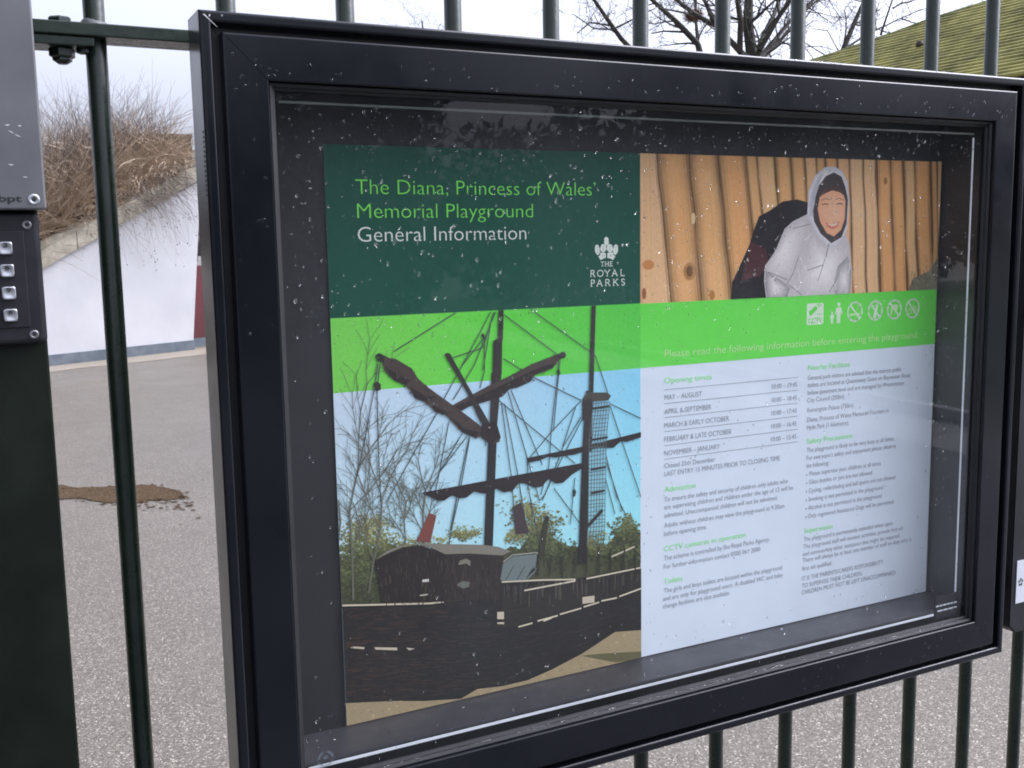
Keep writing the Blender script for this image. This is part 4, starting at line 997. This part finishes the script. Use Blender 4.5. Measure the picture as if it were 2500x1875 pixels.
A.poly([(1222, 488), (1120, 540), (1062, 592), (1000, 740), (960, 800), (925, 850), (920, 960), (940, 1110), (1190, 1110), (1370, 1100), (1515, 1100), (1527, 900), (1512, 700), (1490, 640), (1480, 520), (1300, 480)], H2)
A.soft([(1235, 640), (1330, 700), (1440, 690), (1500, 720), (1505, 860), (1440, 1000), (1370, 1060), (1210, 1060), (1150, 980), (1190, 820)], H2, H3, 8)
A.soft([(1215, 500), (1125, 548), (1066, 600), (1005, 745), (932, 852), (928, 930), (1000, 960), (1090, 940), (1150, 830), (1190, 700), (1225, 590)], H2, H3, 8, .8, (-25, -20))
A.soft([(930, 880), (925, 970), (945, 1090), (1070, 1090), (1100, 1000), (1040, 950)], pc(126, 128, 140), H1, 6)
A.soft([(1430, 850), (1500, 780), (1525, 900), (1512, 1080), (1420, 1080), (1400, 980)], pc(130, 132, 142), H1, 6, .8, (15, 0))
for k_ in range(34):
    x, y = rs.uniform(960, 1510), rs.uniform(620, 1060); a_ = rs.uniform(.9, 2.2); l_ = rs.uniform(25, 90)
    A.stroke([(x, y), (x + l_ * .5 * math.cos(a_), y + l_ * .5 * math.sin(a_)), (x + l_ * math.cos(a_ + .25), y + l_ * math.sin(a_ + .25))], rs.uniform(.5, 1.5), mixc(H1, rs.choice([H2, H3]), rs.uniform(.3, .9)), .05)
for q in ([(1235, 560), (1120, 590)], [(1160, 780), (1120, 900), (1080, 970), (1180, 1050)], [(1340, 800), (1320, 870), (1292, 950)], [(950, 890), (1080, 945)], [(1220, 880), (1330, 840)], [(1410, 960), (1370, 1030)]): A.stroke(q, 1.0, pc(112, 112, 122), .05)
A.soft([(1218, 490), (1226, 330), (1272, 222), (1340, 166), (1400, 158), (1460, 190), (1496, 262), (1508, 380), (1494, 600), (1430, 700), (1370, 725), (1290, 640), (1250, 560)], pc(170, 174, 190), pc(214, 218, 234), 5, .2, (-10, -10))
A.poly([(1232, 480), (1245, 350), (1290, 240), (1330, 205), (1300, 290), (1262, 420), (1262, 520)], pc(158, 162, 178))
A.poly([(1258, 470), (1275, 370), (1300, 290), (1345, 228), (1402, 200), (1455, 230), (1482, 300), (1500, 390), (1490, 560), (1455, 650), (1385, 692), (1310, 625), (1265, 540)], pc(58, 52, 56))
SK = pc(206, 158, 128)
A.soft([(1290, 455), (1305, 370), (1345, 315), (1415, 295), (1462, 325), (1482, 400), (1478, 520), (1452, 598), (1402, 645), (1352, 620), (1308, 545)], pc(192, 144, 118), pc(242, 200, 172), 9, .85, (12, 10))
A.soft([(1312, 470), (1340, 455), (1368, 470), (1365, 510), (1335, 520)], pc(234, 188, 160), pc(238, 186, 162), 4); A.soft([(1418, 468), (1448, 455), (1472, 470), (1468, 505), (1436, 512)], pc(236, 190, 162), pc(240, 188, 164), 4)
A.poly([(1305, 372), (1345, 315), (1415, 293), (1464, 325), (1474, 362), (1440, 338), (1390, 326), (1335, 350)], pc(70, 54, 50))
DKB = pc(60, 44, 40)
A.stroke([(1312, 396), (1340, 382), (1372, 390)], .9, pc(104, 78, 66)); A.stroke([(1412, 388), (1440, 380), (1468, 392)], .9, pc(104, 78, 66))
A.stroke([(1322, 424), (1344, 418), (1364, 424)], 1.3, pc(74, 54, 48)); A.stroke([(1422, 422), (1442, 416), (1462, 421)], 1.3, pc(74, 54, 48)); A.stroke([(1324, 436), (1362, 436)], .6, pc(196, 146, 120)); A.stroke([(1424, 434), (1460, 434)], .6, pc(196, 146, 120))
A.stroke([(1396, 430), (1384, 478), (1378, 494), (1396, 502), (1416, 494)], .8, pc(206, 152, 126)); A.stroke([(1338, 505), (1346, 540)], .6, pc(208, 154, 128)); A.stroke([(1446, 500), (1450, 535)], .6, pc(208, 154, 128))
A.poly([(1342, 545), (1390, 560), (1442, 538), (1430, 578), (1395, 598), (1360, 582)], pc(176, 108, 98)); A.poly([(1356, 552), (1392, 563), (1430, 548), (1420, 566), (1394, 575), (1368, 566)], pc(240, 226, 216))
A.stroke([(1368, 695), (1352, 760), (1348, 790)], 1.2, pc(96, 96, 106)); A.stroke([(1380, 180), (1370, 200)], .8, pc(110, 110, 120))
A.build('child_photograph', poster, M_photo)

# --- pictograms and crest ----------------------------------------------------
A = Art((0, 850, 0, 594)); A.layer = 6; WI = pc(204, 228, 222); GB = pc(88, 190, 80)
def rrect(u0, u1, v0, v1, r, col):
    pts = []
    for cx, cy, a0 in ((u1 - r, v0 + r, -90), (u1 - r, v1 - r, 0), (u0 + r, v1 - r, 90), (u0 + r, v0 + r, 180)):
        pts += [(cx + r * math.cos(math.radians(a0 + k * 30)), cy + r * math.sin(math.radians(a0 + k * 30))) for k in range(4)]
    A.poly(pts, col)
rrect(619.5, 647.2, 179.7, 206.6, 2, WI)
A.poly([(622.5, 190), (634, 182.5), (637.5, 186), (635, 189), (626, 195.5), (623, 193.5)], GB); A.stroke([(637, 181), (640, 183.5)], 2, GB); A.stroke([(640.5, 180), (643, 183)], 1.2, GB); A.stroke([(635.5, 193.6), (644.5, 193.6)], .9, GB)
def person(cx, v0, v1):
    H = v1 - v0; r = H * .095
    A.poly([(cx + r * math.cos(t * .52), v0 + r + r * math.sin(t * .52)) for t in range(12)], WI)
    f = lambda a_, b_: (cx + a_ * H, v0 + b_ * H)
    A.poly([f(-.10, .23), f(.10, .23), f(.15, .27), f(.235, .55), f(.19, .60), f(.12, .42), f(.10, .98), f(.06, 1), f(.01, .98), f(0, .65), f(-.01, .98), f(-.06, 1), f(-.10, .98), f(-.12, .42), f(-.19, .60), f(-.235, .55), f(-.15, .27)], WI)
person(673, 180.0, 207.0); person(662, 191.5, 207.4)
def ring(cx, cy, r, w):
    n = 28; pr_ = [(cx + r * math.cos(6.28319 * i / n), cy + r * math.sin(6.28319 * i / n)) for i in range(n + 1)]; A.stroke(pr_, w, WI, 0.01)
for cx in (701.2, 737.2, 771.6, 805.2):
    ring(cx, 193.4, 12.2, 2.3); A.stroke([(cx - 8.2, 193.4 - 8.8), (cx + 8.2, 193.4 + 8.8)], 2.3, WI)
A.stroke([(693, 196.8), (709, 196.8)], 2.6, pc(170, 214, 170)); A.stroke([(704, 192), (707, 186), (704, 184)], .9, pc(160, 210, 160))
A.poly([(739.5, 184), (741, 184), (741.3, 189), (740, 195), (739.2, 203), (733.5, 203), (735, 195), (738, 189)], WI)
A.poly([(765, 200), (766, 190), (768, 187), (776, 187), (779, 189), (777, 191), (776, 199), (774, 199), (773, 194), (768, 194), (767, 200)], pc(180, 220, 180))
for cx in (800, 810.5): 
    n = 14; A.stroke([(cx + 3.6 * math.cos(6.283 * i / n), 197 + 3.6 * math.sin(6.283 * i / n)) for i in range(n + 1)], 1, pc(170, 214, 170), .01)
A.stroke([(800, 197), (804, 190), (809, 190), (810.5, 197)], 1, pc(170, 214, 170)); A.stroke([(804, 190), (806, 197), (809, 190)], .9, pc(170, 214, 170))
A.build('pictograms', poster)
def cL(x, y): return px_mm(1380 + x / 11.06, 570 + y / 11.06)
A = Art((0, MID, 0, 169), cL); A.layer = 6; WC = pc(206, 222, 226); DGc = pc(60, 98, 98)
A.poly([(1105, 85), (1150, 120), (1170, 165), (1150, 188), (1182, 215), (1158, 238), (1178, 265), (1105, 332), (1042, 270), (1056, 240), (1035, 215), (1062, 190), (1040, 150), (1065, 115)], WC)
def leaf(cx, cy, rx, ry, tilt, veins=3):
    n = 20; pts = []
    for i in range(n):
        a_ = 6.2832 * i / n; x = rx * math.cos(a_) * (1 + .06 * math.sin(5 * a_)); y = ry * math.sin(a_)
        pts.append((cx + x * math.cos(tilt) - y * math.sin(tilt), cy + x * math.sin(tilt) + y * math.cos(tilt)))
    A.poly(pts, WC)
    for k in range(veins):
        y = -ry * .5 + k * ry * .45; A.stroke([(cx - rx * .3, cy + y + 18), (cx + rx * .35, cy + y - 10)], .35, DGc, .05)
leaf(862, 440, 66, 140, -.12); leaf(1022, 398, 82, 112, .1); leaf(1196, 398, 82, 112, -.1); leaf(1352, 435, 68, 140, .12)
A.poly([(945, 515), (1085, 525), (1092, 655), (1020, 680), (945, 718), (885, 612), (930, 602)], WC); A.poly([(1130, 525), (1268, 505), (1300, 592), (1350, 600), (1285, 716), (1210, 678), (1130, 660)], WC)
for q in ([(990, 560), (1000, 640)], [(1050, 570), (1040, 630)], [(1200, 560), (1210, 630)], [(1250, 590), (1262, 640)]): A.stroke(q, .4, DGc, .05)
# serif capitals drawn as strokes
GLY = {'T': [[(0, 0), (1, 0)], [(.5, 0), (.5, 1)]], 'H': [[(.05, 0), (.05, 1)], [(.95, 0), (.95, 1)], [(.05, .5), (.95, .5)]], 'E': [[(.1, 0), (.1, 1)], [(.1, 0), (.9, 0)], [(.1, .5), (.75, .5)], [(.1, 1), (.95, 1)]],
       'R': [[(.1, 0), (.1, 1)], [(.1, 0), (.6, 0), (.82, .12), (.85, .3), (.6, .5), (.1, .5)], [(.5, .5), (.98, 1)]], 'P': [[(.15, 0), (.15, 1)], [(.15, 0), (.65, 0), (.88, .12), (.9, .32), (.65, .52), (.15, .52)]],
       'O': [[(.5 + .5 * math.cos(t * .349), .5 + .5 * math.sin(t * .349)) for t in range(19)]], 'Y': [[(0, 0), (.5, .5), (1, 0)], [(.5, .5), (.5, 1)]], 'A': [[(0, 1), (.5, 0), (1, 1)], [(.2, .65), (.8, .65)]],
       'L': [[(.15, 0), (.15, 1), (.9, 1), (.9, .85)]], 'K': [[(.1, 0), (.1, 1)], [(.85, 0), (.1, .55)], [(.35, .4), (.98, 1)]], 'S': [[(.85, .15), (.6, 0), (.35, 0), (.12, .14), (.15, .35), (.5, .48), (.85, .64), (.88, .85), (.6, 1), (.35, 1), (.1, .85)]]}
SER = {'T': [(.5, 1)], 'H': [(.05, 0), (.05, 1), (.95, 0), (.95, 1)], 'R': [(.1, 1), (.95, 1)], 'P': [(.15, 1)], 'Y': [(0, 0), (1, 0), (.5, 1)], 'A': [(0, 1), (1, 1)], 'L': [(.15, 0)], 'K': [(.1, 0), (.1, 1), (.85, 0), (.95, 1)], 'E': [], 'O': [], 'S': []}
def serif_word(word, cells, vt, vb, wst):
    for ch, (u0, u1) in zip(word, cells):
        f = lambda p: (u0 + (u1 - u0) * p[0], vt + (vb - vt) * p[1])
        for st in GLY[ch]: A.stroke([f(p) for p in st], wst, WC, .02, raw=True)
        for p in SER[ch]:
            q = f(p); A.stroke([(q[0] - 1.0, q[1]), (q[0] + 1.0, q[1])], wst * .6, WC, .02, raw=True)
serif_word('THE', [(315, 319.2), (320.8, 325.2), (327, 330.8)], 120.6, 125.4, .7)
serif_word('ROYAL', [(301.5, 307), (310.5, 318), (320.5, 326.5), (330, 336.5), (341, 346.5)], 129.8, 136.6, .9)
serif_word('PARKS', [(301.5, 307), (310, 316.5), (320.8, 327), (331.2, 338), (342, 347.2)], 140.4, 147.4, .9)
A.build('crest', poster)

# --- lettering ---------------------------------------------------------------
LIME, PALE = pc(104, 205, 82), pc(220, 236, 244)
GREY = pc(112, 120, 138); HEAD = pc(96, 204, 96); SOFT = pc(190, 232, 180)
M_t = {}
for nme, c_ in (('lime_print', LIME), ('pale_print', PALE), ('grey_print', GREY), ('heading_print', HEAD), ('soft_green_print', SOFT)): M_t[nme] = flat_mat(nme, c_, .5)
T = []   # name, text, u0, u1, baseline v, cap height, material, thinning
def L(*a): T.append(a)
L('title_line', "The Diana, Princess of Wales’", 31, 308.5, 47.5, 14.9, 'lime_print', .014)
L('title_line', 'Memorial Playground', 31.8, 229.5, 71.0, 14.9, 'lime_print', .014)
L('title_line', 'General Information', 31.4, 220.9, 94.4, 15.2, 'pale_print', .012)
L('notice_line', 'Please read the following information before entering the playground.', 402, 818.4, 233.6, 8.9, 'soft_green_print', .008)
for tx, u0, u1, v in (('Opening times', 402, 471.2, 264.3), ('Admission', 402, 447.7, 395.2), ('CCTV cameras in operation', 401.5, 525.8, 468), ('Toilets', 401.6, 429, 508.5), ('Nearby Facilities', 623.4, 694.4, 264.3), ('Safety Precautions', 623.8, 702, 359.3), ('Supervision', 622.3, 671.5, 477.2)):
    L('subheading', tx, u0, u1, v, 6.9, 'heading_print', .008)
for tx, u1, v, tm in (('MAY – AUGUST', 456.3, 284.0, '10:00 – 19:45'), ('APRIL & SEPTEMBER', 470.7, 301, '10:00 – 18:45'), ('MARCH & EARLY OCTOBER', 497.9, 317.6, '10:00 – 17:45'), ('FEBRUARY & LATE OCTOBER', 502, 334.2, '10:00 – 16:45'), ('NOVEMBER – JANUARY', 484.2, 350.9, '10:00 – 15:45')):
    L('opening_row', tx, 402, u1, v, 6.2, 'grey_print', .006); L('opening_hours', tm, 564.6, 605.6, v - .4, 6.0, 'grey_print', .006)
body = [('Closed 25th December', 402, 477.3, 366), ('LAST ENTRY 15 MINUTES PRIOR TO CLOSING TIME', 402, 579.4, 375.8), ('To ensure the safety and security of children only adults who', 402, 593.3, 406.9), ('are supervising children and children under the age of 12 will be', 402, 602, 416.5), ('admitted. Unaccompanied children will not be admitted.', 402, 576.6, 426.5),
 ('Adults without children may view the playground at 9.30am', 402, 588.3, 438.7), ('before opening time.', 401.6, 465.7, 448.9), ('The scheme is controlled by the Royal Parks Agency.', 401.5, 565, 479.1), ('For further information contact 0300 061 2000', 401.5, 549.7, 489.8), ('The girls and boys toilets are located within the playground', 401.6, 585.8, 519.6), ('and are only for playground users. A disabled WC and baby', 400.6, 587.4, 529.5), ('change facilities are also available.', 400.6, 502.2, 538.9),
 ('General park visitors are advised that the nearest public', 623.1, 788, 276.9), ('toilets are located at Queensway Gates on Bayswater Road,', 623.3, 805.7, 286.2), ('below pavement level and are managed by Westminster', 623.4, 794.4, 296), ('City Council (250m).', 623.1, 687, 305.7), ('Kensington Palace (750m).', 623.5, 703.7, 318.5), ('Diana, Princess of Wales Memorial Fountain in', 623.6, 766.3, 331.1), ('Hyde Park (1 kilometre).', 623.4, 695.6, 341),
 ('The playground is likely to be very busy at all times.', 624, 778.8, 370.6), ('For everyone’s safety and enjoyment please observe', 623.8, 782.4, 380.8), ('the following:', 623.4, 662, 391), ('Please supervise your children at all times', 629.2, 755.2, 402), ('Glass bottles or jars are not allowed', 628.8, 739.5, 412.9), ('Cycling, rollerblading and ball sports are not allowed', 628.8, 783, 424.3), ('Smoking is not permitted in the playground', 628.3, 760.8, 435.6), ('Alcohol is not permitted in the playground', 628.4, 758.5, 446.9), ('Only registered Assistance Dogs will be permitted', 628.1, 781.1, 458),
 ('The playground is permanently attended when open.', 622, 782.3, 488), ('The playground staff will monitor activities, provide first aid', 621.6, 800.3, 497.8), ('and summon any other assistance that might be required.', 620.8, 795.1, 507.6), ('There will always be at least one member of staff on duty who is', 620.7, 817.5, 516.1), ('first aid qualified.', 620.4, 671.7, 527.2), ('IT IS THE PARENTS/CARERS RESPONSIBILITY', 620.2, 765, 540.4), ('TO SUPERVISE THEIR CHILDREN.', 620.4, 727, 550.3), ('CHILDREN MUST NOT BE LEFT UNACCOMPANIED.', 620, 790.3, 559.2)]
for tx, u0, u1, v in body: L('body_line', tx, u0, u1, v, 6.0, 'grey_print', .006)
def text_mesh_objs(items):
    """items: (text, thin) -> list of (verts Nx2, faces)"""
    tmp = []
    for tx, thin in items:
        cu = bpy.data.curves.new('t', 'FONT'); cu.body = tx; cu.size = 1; cu.resolution_u = 3; cu.offset = -thin; cu.fill_mode = 'FRONT' if hasattr(cu, 'fill_mode') else 'BOTH'
        ob = bpy.data.objects.new('t', cu); scene.collection.objects.link(ob); tmp.append(ob)
    dg = bpy.context.evaluated_depsgraph_get(); dg.update(); res = []
    for ob in tmp:
        me = bpy.data.meshes.new_from_object(ob.evaluated_get(dg))
        v = np.empty(len(me.vertices) * 3); me.vertices.foreach_get('co', v); v = v.reshape(-1, 3)[:, :2]
        res.append((v, [tuple(p.vertices) for p in me.polygons])); bpy.data.meshes.remove(me)
    for ob in tmp:
        cu = ob.data; bpy.data.objects.remove(ob); bpy.data.curves.remove(cu)
    return res
CAP = 0.729
lab_items = [(k_[1], -.025) for k_ in key_objs]
RES = text_mesh_objs([(t_[1], t_[7]) for t_ in T] + [('CCTV', -.01), ('bpt', -.03), ('THE QUICK', 0)] + lab_items)
capv = RES[len(T) + 2][0]; CAP = capv[:, 1].max() if len(capv) else CAP
capv = [p for p in capv]
def place_text(name, res, u0, u1, vb, cap, mat, layer, parent, capref=None):
    v, f = res; sx = (u1 - u0) / (v[:, 0].max() - v[:, 0].min()); sy = cap / (capref or 0.70)
    vs_ = [P2(u0 + (p[0] - v[:, 0].min()) * sx, vb - p[1] * sy, layer) for p in v]
    return mesh(name, vs_, f, mat, parent)
for t_, r_ in zip(T, RES): place_text(t_[0], r_, t_[2], t_[3], t_[4], t_[5], M_t[t_[6]], 30, poster)
place_text('cctv_lettering', RES[len(T)], 621.8, 645, 204.6, 6.6, flat_mat('icon_green', GB), 40, poster)
A = Art((0, 850, 0, 594)); A.layer = 28
for v in (272.0, 288.4, 305.0, 321.8, 338.7, 355.0): A.stroke([(402, v), (607.5, v)], .55, GREY, 0)
for v in (400.0, 411, 422.2, 433.6, 444.9, 456): A.poly([(624.6 + .9 * math.cos(t), v + .9 * math.sin(t)) for t in (0, 1, 2, 3, 4, 5)], pc(60, 66, 82))
A.build('table_rules', poster)
# lettering on the intercom cover and keys
def place_flat(name, res, x0, x1, z0, h, y, mat, parent):
    v, f = res; sx = (x1 - x0) / (v[:, 0].max() - v[:, 0].min()); sy = h / (v[:, 1].max() - v[:, 1].min())
    return mesh(name, [(x0 + (p[0] - v[:, 0].min()) * sx, y, z0 + (p[1] - v[:, 1].min()) * sy) for p in v], f, mat, parent)
place_flat('maker_lettering', RES[len(T) + 1], .0238, .0406, EYE + .0382, .0072, .9251, M_ink, ic)
for (ko, lb, x, z), r_ in zip(key_objs, RES[len(T) + 3:]):
    place_flat('key_number', r_, x - .0015, x + .0015, z + .0004, .0040, .9324, M_ink, ko)
# sticker emblem: small ring of leaves
A = Art((-1e9, 1e9, -1e9, 1e9)); vv = []; ff = []
c = Vector((1.2870, .9484, EYE - .4850))
for i in range(5):
    a_ = 1.2566 * i + .3; q = c + Vector((.0034 * math.cos(a_), 0, .0042 * math.sin(a_))); k = len(vv)
    vv += [q + Vector((.0017 * math.cos(t), 0, .0021 * math.sin(t))) for t in (0, 1.05, 2.1, 3.14, 4.19, 5.24)]; ff.append(tuple(range(k, k + 6)))
mesh('emblem', vv, ff, M_ink, stk)

# etched round mark in the lower left corner of the glass
M_etch = flat_mat('etched_mark', (.16, .19, .21), .5); vv = []; ff = []
cc = at_y(795, 1853, YS + .0120); R0 = .0084
def arc(r0, r1, a0, a1, n=16):
    k = len(vv)
    for i in range(n + 1):
        a_ = math.radians(a0 + (a1 - a0) * i / n)
        for r_ in (r0, r1): vv.append((cc.x + r_ * math.cos(a_), cc.y, cc.z + r_ * math.sin(a_)))
    for i in range(n): ff.append((k + 2 * i, k + 2 * i + 1, k + 2 * i + 3, k + 2 * i + 2))
arc(R0 * .97, R0, 0, 360, 40)
for a0 in list(range(110, 175, 11)) + list(range(10, 75, 11)) + list(range(200, 340, 12)): arc(R0 * .72, R0 * .9, a0, a0 + 7.5, 3)
arc(R0 * .30, R0 * .38, 30, 150); arc(R0 * .02, R0 * .2, 0, 180, 8)
mesh('etched_mark', vv, ff, M_etch, nb)

# ------------------------------------------------------------------ rain drops
rs = random.Random(99); DV = []; DF = []
prof = [(1.0, 0.0), (.90, .22), (.68, .40), (.40, .50), (0.12, .54)]
def drop(p, nrm, upv, r, sx=1, sz=1, h=.68):
    side = upv.cross(nrm); n = 9; k = len(DV)
    for pr_, ph in prof:
        for i in range(n):
            a_ = 6.28319 * i / n
            DV.append(p + side * (r * sx * pr_ * math.cos(a_)) + upv * (r * sz * pr_ * math.sin(a_) * (1.12 if math.sin(a_) < 0 else .95)) + nrm * (r * h * ph))
    for j in range(len(prof) - 1):
        for i in range(n): DF.append((k + j * n + i, k + j * n + (i + 1) % n, k + (j + 1) * n + (i + 1) % n, k + (j + 1) * n + i))
    DF.append(tuple(k + (len(prof) - 1) * n + i for i in range(n))); DF.append(tuple(k + n - 1 - i for i in range(n)))
N_ = Vector((0, -1, 0)); U_ = Vector((0, 0, 1))
x0, x1, z0, z1 = GX0 + .008, GX1 - .008, GZ0 + .006, GZ1 - .010
cnt = 0
def dens(x, z):
    zz = z - EYE; u = (x - x0) / (x1 - x0)
    d = 0.0
    if zz > .10: d = .30 + .75 * u
    elif zz > -.09: d = .60 - .35 * u
    elif zz > -.25: d = .20
    else: d = .10
    if .08 < zz < .125: d *= 1.2
    if x > 1.08: d = max(d, .55 if zz > -.4 else .35)
    if .66 < x < 1.06 and zz < -.12: d *= .35
    if zz < -.44: d = max(d, .22)
    if zz > .128: d *= .25
    return d
for i in range(11000):
    x, z = rs.uniform(x0, x1), rs.uniform(z0, z1)
    if rs.random() > dens(x, z) * .8: continue
    r = min(.0021, .00045 + rs.expovariate(1 / .00045))
    if x > .85: r *= .8
    drop(Vector((x, YS + .01218, z)), N_, U_, r, rs.uniform(.8, 1.1), rs.uniform(.9, 1.3))
for i in range(190):                          # on the door rails
    side_ = rs.random()
    if side_ < .62: x, z = rs.uniform(DX0 + .006, DX1 - .006), DZ1 - rs.triangular(.006, .036, .033)
    elif side_ < .85: x, z = rs.uniform(.7, DX1 - .006), DZ0 + rs.uniform(.006, .034)
    elif side_ < .95: x, z = DX0 + rs.uniform(.006, .036), rs.uniform(EYE - .1, DZ1 - .01)
    else: x, z = DX1 - rs.uniform(.004, .034), rs.uniform(DZ0, DZ1)
    drop(Vector((x, YS + .00005, z)), N_, U_, rs.uniform(.0007, .0018), rs.uniform(.8, 1.4), rs.uniform(.8, 1.1), .5)
for i in range(150):                          # on the glazing bead sill
    x = rs.uniform(x0, x1); drop(Vector((x, YS + .0062, DZ0 + g0 + .0036)), Vector((0, -.7, .7)), Vector((0, .7, .7)), rs.uniform(.0008, .0018), rs.uniform(.8, 1.5), 1, .8)
for i in range(120):                          # on top of the rim
    x = rs.uniform(OX0 + .005, OX1 - .005); drop(Vector((x, YS + rs.uniform(.004, .02), OZ1 - .00005)), U_, Vector((0, 1, 0)), rs.uniform(.001, .0026), rs.uniform(.8, 1.5), 1, .8)
for px in (1943, 2000, 2030, 2034, 2039, 2055, 2160, 1880, 2290):
    p = at_y(px, 145, YS); drop(Vector((p.x, YS + .0012, OZ1 - .0012)), Vector((0, -.8, .6)), Vector((0, .6, .8)), .0016, 1, 1, 1)
for px in (2255, 2276, 1640, 1780):           # hanging from the lower rim
    p = at_y(px, 1660, YS); drop(Vector((p.x, YS + .006, OZ0 + .00005)), -U_, Vector((0, 1, 0)), .0024, 1.2, 1, 1.6)
tag(mesh('rain_drops', DV, DF, M_water, smooth=True), 'rain drops beaded over the noticeboard glass and frame', 'raindrops', kind='stuff')
bpy.context.view_layer.update()
